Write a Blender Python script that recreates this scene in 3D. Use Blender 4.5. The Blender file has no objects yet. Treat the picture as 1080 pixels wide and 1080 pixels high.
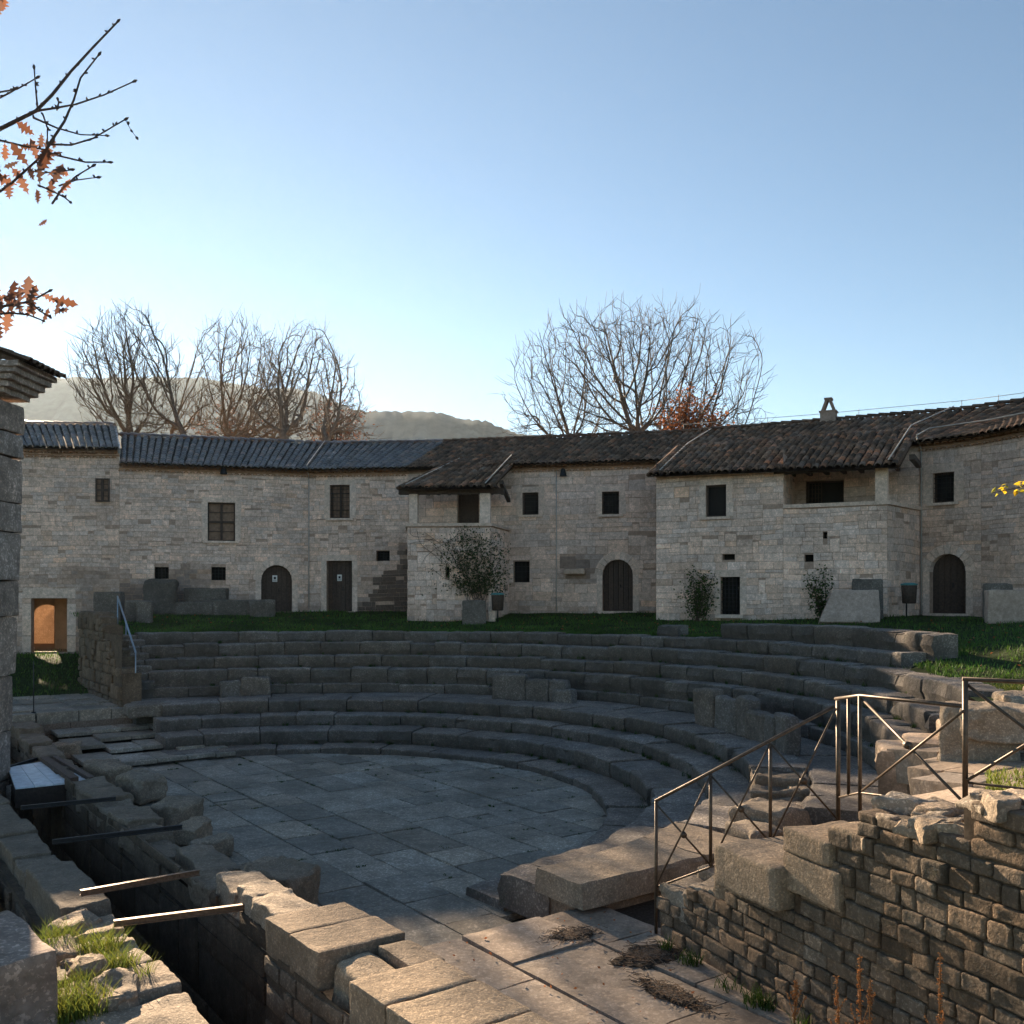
import bpy, math, random
import numpy as np
from mathutils import Vector, noise
R = random.Random(7)
rad = math.radians
sc = bpy.context.scene
COL = sc.collection

# ------------------------------------------------------------------ frames
E, F, YH = 4.16, 1000.0, 627.0            # eye height, focal length in px of the photo, horizon row
CX, CY = -4.69, 18.25                     # centre of the orchestra
A_ = rad(-54)
UX, UY = math.cos(A_), math.sin(A_)       # stage axis
VX, VY = -UY, UX                          # towards the seats
def W(u, v, z): return Vector((CX + u*UX + v*VX, CY + u*UY + v*VY, z))
def pt(px, d): return Vector(((px-540)/F*d, d))
def pz(py, d): return E + (YH-py)*d/F
def P3(px, py, d): return Vector(((px-540)/F*d, d, E + (YH-py)*d/F))
def PG(px, py, z):
    d = F*(E-z)/(py-YH); return Vector(((px-540)*d/F, d, z))
def pol(r, th, z):
    t = rad(th); return Vector((CX + r*math.cos(t), CY + r*math.sin(t), z))
def nz(p, s=1.0, o=0.0): return noise.noise(Vector((p[0]*s+o, p[1]*s-o, p[2]*s+o*.7)))
def smooth(a, b, x):
    t = max(0., min(1., (x-a)/(b-a))); return t*t*(3-2*t)

# ------------------------------------------------------------------ mesh builder
SHARP = {'weathered_seat_stone', 'orchestra_paving_stone', 'worn_path_stone', 'pitted_limestone', 'rubble_wall_stone', 'dark_pier_stone', 'dressed_limestone'}
class MB:
    def __init__(s): s.v = []; s.f = []; s.c = []; s.sm = []
    def add(s, vs, fs, col=(1, 1, 1), smo=False):
        o = len(s.v)
        s.v.extend([tuple(p) for p in vs])
        s.f.extend([tuple(i+o for i in f) for f in fs])
        if isinstance(col, list): s.c.extend(col)
        else: s.c.extend([col]*len(vs))
        s.sm.extend([smo]*len(fs))
    def quad(s, a, b, c, d, col=(1, 1, 1)): s.add([a, b, c, d], [(0, 1, 2, 3)], col)
    def box(s, o, X, Y, Z, col=(1, 1, 1)):
        """o = centre, X Y Z = half extent vectors"""
        vs = [o+i*X+j*Y+k*Z for k in (-1, 1) for j in (-1, 1) for i in (-1, 1)]
        s.add(vs, [(0, 2, 3, 1), (4, 5, 7, 6), (0, 1, 5, 4), (2, 6, 7, 3), (0, 4, 6, 2), (1, 3, 7, 5)], col)
    def aabb(s, x0, x1, y0, y1, z0, z1, col=(1, 1, 1)):
        s.box(Vector(((x0+x1)/2, (y0+y1)/2, (z0+z1)/2)), Vector(((x1-x0)/2, 0, 0)), Vector((0, (y1-y0)/2, 0)), Vector((0, 0, (z1-z0)/2)), col)
    def tube(s, path, rr, n=5, col=(1, 1, 1), cap=True, smo=True):
        pts = [Vector(p) for p in path]
        if not isinstance(rr, (list, tuple)): rr = [rr]*len(pts)
        vs = []; up = None
        for i, p in enumerate(pts):
            t = (pts[min(i+1, len(pts)-1)] - pts[max(i-1, 0)])
            if t.length < 1e-9: t = Vector((0, 0, 1))
            t.normalize()
            if up is None: up = Vector((0, 0, 1)) if abs(t.z) < .9 else Vector((1, 0, 0))
            a = t.cross(up)
            if a.length < 1e-6: a = t.cross(Vector((1, .3, 0)))
            a.normalize(); b = a.cross(t); up = b
            for k in range(n):
                q = 2*math.pi*(k+.5)/n
                vs.append(p + (a*math.cos(q) + b*math.sin(q))*rr[i])
        fs = []
        for i in range(len(pts)-1):
            for k in range(n):
                fs.append((i*n+k, i*n+(k+1) % n, (i+1)*n+(k+1) % n, (i+1)*n+k))
        if cap:
            fs.append(tuple(range(n-1, -1, -1))); fs.append(tuple((len(pts)-1)*n+k for k in range(n)))
        s.add(vs, fs, col, smo)
    def rock(s, c, X, Y, Z, hx, hy, hz, bev=.03, n=4, amp=.02, fr=2.5, col=(1, 1, 1), seed=None, smo=True):
        """a weathered block: rounded box with displaced faces"""
        so = R.uniform(0, 90) if seed is None else seed
        bev = min(bev, hx*.9, hy*.9, hz*.9)
        idx = {}; vs = []; fs = []
        h = (hx, hy, hz)
        def vert(i, j, k):
            key = (i, j, k)
            if key in idx: return idx[key]
            p = [2*i/n-1, 2*j/n-1, 2*k/n-1]
            # crowd the grid lines towards the edges so that bevels get vertices
            q = [math.copysign(abs(t)**.6, t)*h[a] for a, t in enumerate(p)]
            inn = [max(-(h[a]-bev), min(h[a]-bev, q[a])) for a in range(3)]
            d = Vector([q[a]-inn[a] for a in range(3)])
            if d.length > 1e-9: d = d.normalized()*bev
            L = Vector(inn)+d
            wpos = c + X*L.x + Y*L.y + Z*L.z
            g = Vector((L.x/hx, L.y/hy, L.z/hz))
            dv = Vector((nz(wpos, fr, so), nz(wpos, fr, so+17), nz(wpos, fr, so+31)))*amp
            dv += Vector((nz(wpos, fr*3.1, so+3), nz(wpos, fr*3.1, so+8), nz(wpos, fr*3.1, so+13)))*amp*.4
            dv += Vector((nz(wpos, fr*8.3, so+5), nz(wpos, fr*8.3, so+6), nz(wpos, fr*8.3, so+7)))*amp*.22
            idx[key] = len(vs); vs.append(wpos + X*dv.x + Y*dv.y + Z*dv.z)
            return idx[key]
        for a in range(n):
            for b in range(n):
                fs.append((vert(a, b, 0), vert(a, b+1, 0), vert(a+1, b+1, 0), vert(a+1, b, 0)))
                fs.append((vert(a, b, n), vert(a+1, b, n), vert(a+1, b+1, n), vert(a, b+1, n)))
                fs.append((vert(a, 0, b), vert(a+1, 0, b), vert(a+1, 0, b+1), vert(a, 0, b+1)))
                fs.append((vert(a, n, b), vert(a, n, b+1), vert(a+1, n, b+1), vert(a+1, n, b)))
                fs.append((vert(0, a, b), vert(0, a, b+1), vert(0, a+1, b+1), vert(0, a+1, b)))
                fs.append((vert(n, a, b), vert(n, a+1, b), vert(n, a+1, b+1), vert(n, a, b+1)))
        s.add(vs, fs, col, smo)
    def build(s, name, mat, parent=None, auto=True):
        me = bpy.data.meshes.new(name)
        o3 = parent_loc(parent)
        me.from_pydata([(p[0]-o3[0], p[1]-o3[1], p[2]-o3[2]) for p in s.v], [], s.f)
        ca = me.color_attributes.new('Col', 'FLOAT_COLOR', 'POINT')
        buf = np.ones((len(s.c), 4), dtype=np.float32)
        if s.c: buf[:, :3] = np.array(s.c, dtype=np.float32)[:, :3]
        ca.data.foreach_set('color', buf.ravel())
        if any(s.sm): me.polygons.foreach_set('use_smooth', s.sm)
        me.materials.append(mat)
        me.update()
        if mat.name in SHARP: me.set_sharp_from_angle(angle=rad(30))
        ob = bpy.data.objects.new(name, me)
        COL.objects.link(ob)
        if parent is not None: ob.parent = parent
        if id(s) in CH: CH.pop(id(s)).build('channel_tiles', M['channel'], ob)
        return ob
def parent_loc(p):
    l = Vector((0, 0, 0))
    while p is not None: l += p.location; p = p.parent
    return l
def thing(name, loc, label, cat, group=None):
    o = bpy.data.objects.new(name, None); o.empty_display_size = .3
    COL.objects.link(o); o.location = loc
    tag(o, label, cat, group); return o
def tag(o, label, cat, group=None):
    o['label'] = label; o['category'] = cat
    if group: o['group'] = group
    return o
def kind(o, k): o['kind'] = k; return o
X3, Y3, Z3 = Vector((1, 0, 0)), Vector((0, 1, 0)), Vector((0, 0, 1))
UU, VV = Vector((UX, UY, 0)), Vector((VX, VY, 0))

# ------------------------------------------------------------------ materials
def nodes(name):
    m = bpy.data.materials.new(name); m.use_nodes = True
    nt = m.node_tree; b = nt.nodes['Principled BSDF']
    return m, nt, b
def N(nt, t, **kw):
    n = nt.nodes.new(t)
    for k, v in kw.items():
        if k in n.inputs: n.inputs[k].default_value = v
        else: setattr(n, k, v)
    return n
def ramp(nt, src, a, b, ca=(0, 0, 0, 1), cb=(1, 1, 1, 1)):
    r = nt.nodes.new('ShaderNodeValToRGB')
    r.color_ramp.elements[0].position = a; r.color_ramp.elements[1].position = b
    r.color_ramp.elements[0].color = ca; r.color_ramp.elements[1].color = cb
    nt.links.new(src, r.inputs[0]); return r.outputs[0]
def mix(nt, fac, a, b, mode='MIX'):
    n = nt.nodes.new('ShaderNodeMix'); n.data_type = 'RGBA'; n.blend_type = mode
    for sock, val in ((n.inputs[0], fac), (n.inputs[6], a), (n.inputs[7], b)):
        if hasattr(val, 'links'): nt.links.new(val, sock)
        else: sock.default_value = val if not isinstance(val, tuple) or len(val) == 4 else (*val, 1)
    return n.outputs[2]
def stone_mat(name, base, dark=.45, light=1.35, sc1=1.2, sc2=9, lichen=(.5, .5, .46), lich=.3, moss=0., bump=.5, rough=.9, blackspot=.35, bdist=.02, spec=.25):
    m, nt, b = nodes(name); L = nt.links.new
    tc = N(nt, 'ShaderNodeTexCoord'); co = tc.outputs['Object']
    at = N(nt, 'ShaderNodeAttribute', attribute_name='Col')
    n1 = N(nt, 'ShaderNodeTexNoise', Scale=sc1, Detail=6., Roughness=.65); L(co, n1.inputs['Vector'])
    n2 = N(nt, 'ShaderNodeTexNoise', Scale=sc2, Detail=8., Roughness=.7); L(co, n2.inputs['Vector'])
    n3 = N(nt, 'ShaderNodeTexNoise', Scale=sc2*3.3, Detail=5., Roughness=.6); L(co, n3.inputs['Vector'])
    n4 = N(nt, 'ShaderNodeTexNoise', Scale=sc1*2.7, Detail=7., Roughness=.75); L(co, n4.inputs['Vector'])
    c = mix(nt, 1., (*base, 1), at.outputs['Color'], 'MULTIPLY')
    c = mix(nt, 1., c, ramp(nt, n1.outputs[0], .32, .7, (dark,)*3+(1,), (light,)*3+(1,)), 'MULTIPLY')
    c = mix(nt, 1., c, ramp(nt, n2.outputs[0], .3, .72, (.62, .6, .57, 1), (1.3, 1.3, 1.3, 1)), 'MULTIPLY')
    # pale lichen crusts and dark pitting
    lf = N(nt, 'ShaderNodeMath', operation='MULTIPLY'); L(ramp(nt, n3.outputs[0], .56, .66), lf.inputs[0]); L(ramp(nt, n4.outputs[0], .45, .62), lf.inputs[1])
    lf2 = N(nt, 'ShaderNodeMath', operation='MULTIPLY'); L(lf.outputs[0], lf2.inputs[0]); lf2.inputs[1].default_value = lich
    c = mix(nt, lf2.outputs[0], c, (*lichen, 1))
    bf = N(nt, 'ShaderNodeMath', operation='MULTIPLY'); L(ramp(nt, n3.outputs[0], .44, .36), bf.inputs[0]); bf.inputs[1].default_value = blackspot
    c = mix(nt, bf.outputs[0], c, (base[0]*.25, base[1]*.25, base[2]*.24, 1))
    if moss > 0:
        mf = N(nt, 'ShaderNodeMath', operation='MULTIPLY'); L(ramp(nt, n4.outputs[0], .58, .72), mf.inputs[0]); mf.inputs[1].default_value = moss
        c = mix(nt, mf.outputs[0], c, (.035, .055, .018, 1))
    L(c, b.inputs['Base Color']); b.inputs['Roughness'].default_value = rough
    b.inputs['Specular IOR Level'].default_value = spec
    ad = N(nt, 'ShaderNodeMath', operation='ADD'); L(n2.outputs[0], ad.inputs[0])
    m2 = N(nt, 'ShaderNodeMath', operation='MULTIPLY'); L(n3.outputs[0], m2.inputs[0]); m2.inputs[1].default_value = .5; L(m2.outputs[0], ad.inputs[1])
    bp = N(nt, 'ShaderNodeBump', Strength=bump, Distance=bdist); L(ad.outputs[0], bp.inputs['Height']); L(bp.outputs[0], b.inputs['Normal'])
    return m
def plain_mat(name, base, rough=.7, metal=0., var=.3, scale=8, bump=.2, spec=.4, col=True, bdist=.01):
    m, nt, b = nodes(name); L = nt.links.new
    tc = N(nt, 'ShaderNodeTexCoord')
    n1 = N(nt, 'ShaderNodeTexNoise', Scale=scale, Detail=5., Roughness=.65); L(tc.outputs['Object'], n1.inputs['Vector'])
    c = mix(nt, 1., (*base, 1), ramp(nt, n1.outputs[0], .3, .7, (1-var,)*3+(1,), (1+var,)*3+(1,)), 'MULTIPLY')
    if col:
        at = N(nt, 'ShaderNodeAttribute', attribute_name='Col'); c = mix(nt, 1., c, at.outputs['Color'], 'MULTIPLY')
    L(c, b.inputs['Base Color']); b.inputs['Roughness'].default_value = rough; b.inputs['Metallic'].default_value = metal
    b.inputs['Specular IOR Level'].default_value = spec
    if bump:
        bp = N(nt, 'ShaderNodeBump', Strength=bump, Distance=bdist); L(n1.outputs[0], bp.inputs['Height']); L(bp.outputs[0], b.inputs['Normal'])
    return m
def leaf_mat(name, base, trans=.5, rough=.6):
    m, nt, b = nodes(name); L = nt.links.new
    at = N(nt, 'ShaderNodeAttribute', attribute_name='Col')
    c = mix(nt, 1., (*base, 1), at.outputs['Color'], 'MULTIPLY')
    L(c, b.inputs['Base Color']); b.inputs['Roughness'].default_value = rough; b.inputs['Specular IOR Level'].default_value = .25
    tr = N(nt, 'ShaderNodeBsdfTranslucent'); L(c, tr.inputs['Color'])
    mx = N(nt, 'ShaderNodeMixShader'); mx.inputs[0].default_value = trans
    L(b.outputs[0], mx.inputs[1]); L(tr.outputs[0], mx.inputs[2]); L(mx.outputs[0], nt.nodes['Material Output'].inputs[0])
    return m
M = {}
M['facade'] = stone_mat('facade_limestone', (.87, .645, .53), dark=.72, light=1.18, sc1=.55, sc2=7, lich=.2, bump=.5, blackspot=.3)
M['dressed'] = stone_mat('dressed_limestone', (.84, .645, .53), dark=.82, light=1.1, sc1=1.5, sc2=9, lich=.15, bump=.3, blackspot=.25)
M['seat'] = stone_mat('weathered_seat_stone', (.265, .23, .20), dark=.55, light=1.3, sc1=1.4, sc2=8, lichen=(.5, .5, .47), lich=.6, moss=.5, bump=.9, blackspot=.6, bdist=.03)
M['paving'] = stone_mat('orchestra_paving_stone', (.40, .36, .30), dark=.52, light=1.3, sc1=.9, sc2=7, lich=.6, moss=.35, bump=.6, blackspot=.5)
M['path'] = stone_mat('worn_path_stone', (.46, .36, .275), dark=.72, light=1.2, sc1=1.3, sc2=8, lich=.2, bump=.55, blackspot=.35)
M['block'] = stone_mat('pitted_limestone', (.47, .375, .28), dark=.62, light=1.25, sc1=1.6, sc2=12, lichen=(.6, .57, .5), lich=.45, bump=1.0, blackspot=.5, bdist=.025)
M['rubble'] = stone_mat('rubble_wall_stone', (.25, .185, .13), dark=.5, light=1.35, sc1=2.2, sc2=10, lich=.35, moss=.25, bump=.9, blackspot=.5, bdist=.025)
M['pier'] = stone_mat('dark_pier_stone', (.62, .49, .41), dark=.5, light=1.3, sc1=1.5, sc2=6, lich=.3, bump=.9, blackspot=.6, bdist=.03)
M['mortar'] = plain_mat('earth_mortar', (.12, .10, .08), rough=.95, var=.4, scale=12, bump=.6, spec=.1)
M['soil'] = plain_mat('dark_soil', (.055, .042, .032), rough=1., var=.5, scale=25, bump=1., spec=.1)
M['grass_ground'] = plain_mat('grass_ground', (.03, .045, .014), rough=1., var=.5, scale=6, bump=.8, spec=.1)
M['grass'] = leaf_mat('grass_blades', (.07, .135, .024), .35)
M['grass_dry'] = leaf_mat('dry_grass_blades', (.13, .16, .03), .45)
M['tile'] = stone_mat('clay_roof_tile', (.19, .125, .09), dark=.45, light=1.4, sc1=1.0, sc2=9, lichen=(.24, .23, .2), lich=.5, bump=.3, rough=.8, blackspot=.5, spec=.2)
M['tile_dew'] = stone_mat('dewy_roof_tile', (.24, .19, .17), dark=.4, light=1.4, sc1=1.0, sc2=9, lichen=(.2, .2, .2), lich=.4, bump=.02, rough=.3, blackspot=.5, spec=.5)
_b = M['tile_dew'].node_tree.nodes['Principled BSDF']; _t = M['tile_dew'].node_tree; _n = N(_t, 'ShaderNodeTexNoise', Scale=3.2, Detail=4., Roughness=.7); _tc = N(_t, 'ShaderNodeTexCoord'); _t.links.new(_tc.outputs['Object'], _n.inputs['Vector']); _t.links.new(ramp(_t, _n.outputs[0], .44, .58), _b.inputs['Coat Weight']); _b.inputs['Coat Roughness'].default_value = .2; _b.inputs['Coat IOR'].default_value = 1.9
M['channel'] = stone_mat('dark_channel_tile', (.20, .14, .11), dark=.4, light=1.3, sc1=1., sc2=9, lich=.2, bump=.4, rough=.9, blackspot=.6, spec=.1)
M['eave'] = stone_mat('clay_eave_tile', (.58, .34, .21), dark=.6, light=1.3, sc1=1.6, sc2=9, lich=.25, bump=.4, rough=.8)
M['wood'] = plain_mat('dark_old_wood', (.065, .043, .032), rough=.75, var=.4, scale=14, bump=.4)
M['shutter'] = plain_mat('brown_shutter_wood', (.21, .13, .085), rough=.7, var=.35, scale=10, bump=.3)
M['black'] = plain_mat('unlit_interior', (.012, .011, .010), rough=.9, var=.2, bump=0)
M['iron'] = plain_mat('brown_iron', (.10, .075, .055), rough=.5, metal=.6, var=.35, scale=20, bump=.2)
M['rust'] = plain_mat('rusty_iron', (.20, .12, .075), rough=.55, metal=.35, var=.4, scale=25, bump=.3)
M['darkmetal'] = plain_mat('dark_metal', (.03, .03, .032), rough=.55, metal=.4, var=.3, scale=20, bump=.1)
M['bluesteel'] = plain_mat('galvanised_steel', (.30, .38, .46), rough=.4, metal=.5, var=.15, scale=20, bump=.05)
M['cable'] = plain_mat('pale_cable', (.42, .40, .37), rough=.6, var=.15, scale=5, bump=0)
M['white'] = plain_mat('white_painted_board', (.62, .66, .70), rough=.45, var=.25, scale=6, bump=.1)
M['paper'] = plain_mat('white_paper', (.75, .74, .70), rough=.8, var=.05, bump=0)
M['ink'] = plain_mat('dark_ink', (.03, .03, .04), rough=.8, var=.05, bump=0)
M['yellow'] = leaf_mat('yellow_fabric', (.75, .72, .03), .45)
M['bark'] = plain_mat('grey_bark', (.10, .085, .07), rough=.9, var=.4, scale=6, bump=.5)
M['bark_pale'] = plain_mat('pale_bark', (.17, .135, .105), rough=.9, var=.35, scale=6, bump=.5)
M['twig'] = plain_mat('brown_twig', (.10, .065, .05), rough=.8, var=.3, scale=60, bump=.3)
M['leaf_oak'] = leaf_mat('dry_oak_leaf', (.20, .095, .06), .35)
M['leaf_rust'] = leaf_mat('rust_leaf', (.34, .13, .05), .4)
M['leaf_yellow'] = leaf_mat('yellow_leaf', (.55, .42, .03), .5)
M['ivy'] = leaf_mat('ivy_leaf', (.05, .07, .022), .3)
M['shrub'] = leaf_mat('shrub_leaf', (.055, .085, .02), .35)
M['plaster'] = plain_mat('warm_plaster', (.30, .225, .15), rough=.9, var=.2, scale=3, bump=.2)
M['hill'] = plain_mat('wooded_hill', (.085, .095, .10), rough=1., var=.5, scale=.02, bump=0, spec=0.)
M['seed'] = leaf_mat('dry_seed_husk', (.42, .19, .07), .35)
M['binlid'] = plain_mat('green_plastic', (.06, .20, .20), rough=.5, var=.1, bump=0)
M['farground'] = plain_mat('far_field', (.07, .075, .035), rough=1., var=.4, scale=.05, bump=0, spec=0.)

def tint(v=.18, warm=.06, base=1.):
    k = base*(1+R.uniform(-v, v)); w = R.uniform(-warm, warm)
    return (k*(1+w), k, k*(1-w))

# ------------------------------------------------------------------ generic walls
def subtract(iv, a, b):
    out = []
    for x, y in iv:
        if b <= x or a >= y: out.append((x, y)); continue
        if a > x: out.append((x, a))
        if b < y: out.append((b, y))
    return out
def course_stones(mb, O, D, Nn, L, z0, ztop, ops=(), ch=(.10, .23), ln=(.17, .55), bev=.011, prot=.024, cf=None, gap=.006, big=.12, clear=.0, wild=.10):
    """thin chamfered facing stones in rough courses on a vertical face"""
    zt = ztop if callable(ztop) else (lambda s: ztop)
    zmax = max(zt(L*i/20) for i in range(21)); wob = .07 if wild else 0.
    z = z0; blocked = []; wv = R.uniform(0, 60)
    D3, N3 = Vector((D[0], D[1], 0)), Vector((Nn[0], Nn[1], 0))
    O3 = Vector((O[0], O[1], 0))
    while z < zmax-.02:
        h = R.uniform(*ch)
        if z+h > zmax-.07: h = zmax-z
        iv = [(0, L)]
        for (a, b, c, d) in ops:
            if z+h > c+.01 and z < d-.01: iv = subtract(iv, a-clear, b+clear)
        for (a, b) in blocked: iv = subtract(iv, a, b)
        blocked = []
        for (a, b) in iv:
            s = a
            while s < b-.01:
                w = R.uniform(*ln)*(1.6 if R.random() < big else 1)
                if b-(s+w) < ln[0]*.7: w = b-s
                s1 = s+w
                top = min(zt(s+w*.5), z+h)
                if wild and R.random() < wild and top == z+h and z+h*1.75 < zt(s+w*.5)-.1 and not any(s < b_+.05 and s1 > a_-.05 and z+h*1.8 > c_ and z < d_ for a_, b_, c_, d_ in ops):
                    top = z+h*R.uniform(1.3, 1.75); blocked.append((s, s1))
                if top-z > .04:
                    parts = [(z, top)]
                    if h > .24 and R.random() < .25 and w < .5:
                        zm = z+(top-z)*R.uniform(.4, .6); parts = [(z, zm), (zm, top)]
                    for (za, zb) in parts:
                        p = prot*R.uniform(.3, 1.); g = gap
                        col = cf((s+s1)/2, (za+zb)/2) if cf else tint()
                        j = lambda: R.uniform(-g, g)*.8
                        q = [(s+g+j(), za+g+j()), (s1-g+j(), za+g+j()), (s1-g+j(), zb-g+j()), (s+g+j(), zb-g+j())]
                        ctr = ((s+s1)/2, (za+zb)/2)
                        vs = []
                        for dep, ins in ((-.01, 0), (p-bev*.5, 0), (p, bev)):
                            for (x, y) in q:
                                x2 = x + math.copysign(min(ins, w*.3), ctr[0]-x); y2 = y + math.copysign(min(ins, (zb-za)*.3), ctr[1]-y)
                                vs.append(O3 + D3*x2 + N3*dep + Z3*(y2+wob*noise.noise(Vector((x2*.55, y2*.8, wv)))))
                        fs = [(8, 9, 10, 11)]
                        for lay in (0, 4):
                            for k in range(4): fs.append((lay+k, lay+(k+1) % 4, lay+4+(k+1) % 4, lay+4+k))
                        mb.add(vs, fs, col)
                s = s1
        z += h
def backing(mb, O, D, Nn, L, z0, z1, ops=(), depth=.3, col=(.6, .56, .52)):
    """the wall face with real holes and the reveals of its openings"""
    ss = sorted(set([0, L]+[x for o in ops for x in (o[0], o[1])])); zs = sorted(set([z0, z1]+[x for o in ops for x in (o[2], o[3])]))
    D3, N3, O3 = Vector((D[0], D[1], 0)), Vector((Nn[0], Nn[1], 0)), Vector((O[0], O[1], 0))
    pp = lambda s, z, d=0.: O3+D3*s+N3*d+Z3*z
    for i in range(len(ss)-1):
        for k in range(len(zs)-1):
            sm, zm = (ss[i]+ss[i+1])/2, (zs[k]+zs[k+1])/2
            if any(a < sm < b and c < zm < d for a, b, c, d in ops): continue
            mb.quad(pp(ss[i], zs[k]), pp(ss[i+1], zs[k]), pp(ss[i+1], zs[k+1]), pp(ss[i], zs[k+1]), col)
    for a, b, c, d in ops:
        for (p, q) in (((a, c), (b, c)), ((b, c), (b, d)), ((b, d), (a, d)), ((a, d), (a, c))):
            mb.quad(pp(*p), pp(*q), pp(q[0], q[1], -depth), pp(p[0], p[1], -depth), col)
class Panel:
    """a vertical plane between two plan points, facing the theatre"""
    def __init__(s, a, b, z0, z1):
        s.a, s.b, s.z0, s.z1 = Vector(a), Vector(b), z0, z1
        d = s.b-s.a; s.L = d.length; s.D = d/s.L
        n = Vector((s.D.y, -s.D.x))
        s.N = n
        s.ops = []
    def sx(s, px):
        k = (px-540)/F      # a.x + D.x t = k (a.y + D.y t)
        return (k*s.a.y-s.a.x)/(s.D.x-k*s.D.y)
    def d(s, t): return s.a.y+s.D.y*t
    def rect(s, x0, y0, x1, y1):
        t0, t1 = s.sx(x0), s.sx(x1); dm = s.d((t0+t1)/2)
        return (t0, t1, pz(y1, dm), pz(y0, dm))
    def p(s, t, z, dep=0.):
        return Vector((s.a.x+s.D.x*t+s.N.x*dep, s.a.y+s.D.y*t+s.N.y*dep, z))
    def bx(s, mb, t0, t1, z0, z1, d0, d1, col=(1, 1, 1)):
        mb.box(s.p((t0+t1)/2, (z0+z1)/2, (d0+d1)/2), Vector((s.D.x, s.D.y, 0))*((t1-t0)/2), Vector((s.N.x, s.N.y, 0))*((d1-d0)/2), Z3*((z1-z0)/2), col)

def facecol(stains=(), damp=None, base=1., cool=0.):
    def f(s, z):
        k = base*1.07*(1+R.uniform(-.17, .13)); w = R.uniform(-.06, .06)-cool
        k *= 1+.15*noise.noise(Vector((s*.45, z*.6, base*9)))+.05*noise.noise(Vector((s*1.6, z*.35, 5)))
        if R.random() < .06: k *= .86
        if R.random() < .05: w += .08
        for (fn, dk) in stains: k *= 1-dk*fn(s, z)
        if damp: k *= .62+.38*smooth(damp[0], damp[1], z+R.uniform(-.12, .12))
        return (k*(1+w), k, k*(1-w))
    return f
def window(pan, parent, r, style='shutter', sill=True, surround=.17, depth=.2, nm='window'):
    a, b, c, d = r
    f = MB(); w = .055
    mat = M['wood'] if style != 'shutter' else M['wood']
    for (t0, t1, z0, z1) in ((a, a+w, c, d), (b-w, b, c, d), (a+w, b-w, c, c+w), (a+w, b-w, d-w, d)):
        pan.bx(f, t0, t1, z0, z1, -depth, -depth+.06)
    m = (a+b)/2
    if style in ('shutter', 'pane'): pan.bx(f, m-.045, m+.045, c+w, d-w, -depth, -depth+.07)
    if style == 'shutter': pan.bx(f, a+w, b-w, (c+d)/2-.04, (c+d)/2+.04, -depth, -depth+.066)
    fr = f.build(nm, mat, parent)
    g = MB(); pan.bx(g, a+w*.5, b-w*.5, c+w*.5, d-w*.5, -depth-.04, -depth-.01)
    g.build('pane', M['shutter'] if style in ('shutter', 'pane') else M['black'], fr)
    if style in ('shutter', 'pane'):
        q = MB()
        for fz in (.25, .75):
            zz = c+(d-c)*fz
            q = MB(); pan.bx(q, a+w, b-w, zz-.015, zz+.015, -depth-.01, -depth+.03)
            q.build('glazing_bar', M['wood'], fr)
    if style in ('grille', 'pane'):
        q = MB(); k = max(3, int((b-a)/.13))
        for i in range(1, k):
            t = a+(b-a)*i/k; q.tube([pan.p(t, c, -.06), pan.p(t, d, -.06)], .011, 4)
        k = max(2, int((d-c)/.16))
        for i in range(1, k):
            z = c+(d-c)*i/k; q.tube([pan.p(a, z, -.06), pan.p(b, z, -.06)], .011, 4)
        q.build('grille', M['darkmetal'], fr)
    if surround:
        q = MB(); u = surround; pr = .03
        pan.bx(q, a-u, b+u, d+.004, d+u, -.2, pr, tint(.08, .02, 1.05))
        z = c
        for (t0, t1) in ((a-u, a-.003), (b+.003, b+u)):
            z = c
            while z < d-.01:
                h = min(R.uniform(.35, .8), d-z)
                if d-(z+h) < .15: h = d-z
                pan.bx(q, t0-R.uniform(0, .05), t1, z+.003, z+h-.003, -.2, pr+R.uniform(-.008, .006), tint(.1, .03, 1.04)) if t0 < a else pan.bx(q, t0, t1+R.uniform(0, .05), z+.003, z+h-.003, -.2, pr+R.uniform(-.008, .006), tint(.1, .03, 1.04))
                z += h
        q.build('stone_surround', M['dressed'], fr)
    if sill:
        q = MB(); pan.bx(q, a-.16, b+.16, c-.09, c-.004, -.2, .10, tint(.06, .02, 1.0)); q.build('sill', M['dressed'], fr)
    return fr
def small_hole(pan, parent, r, grille=False):
    a, b, c, d = r
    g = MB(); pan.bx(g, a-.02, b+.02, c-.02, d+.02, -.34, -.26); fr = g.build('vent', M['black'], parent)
    if grille:
        q = MB()
        for i in range(1, 4):
            t = a+(b-a)*i/4; q.tube([pan.p(t, c, -.08), pan.p(t, d, -.08)], .012, 4)
            z = c+(d-c)*i/4; q.tube([pan.p(a, z, -.08), pan.p(b, z, -.08)], .012, 4)
        q.build('grille', M['darkmetal'], fr)
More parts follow.
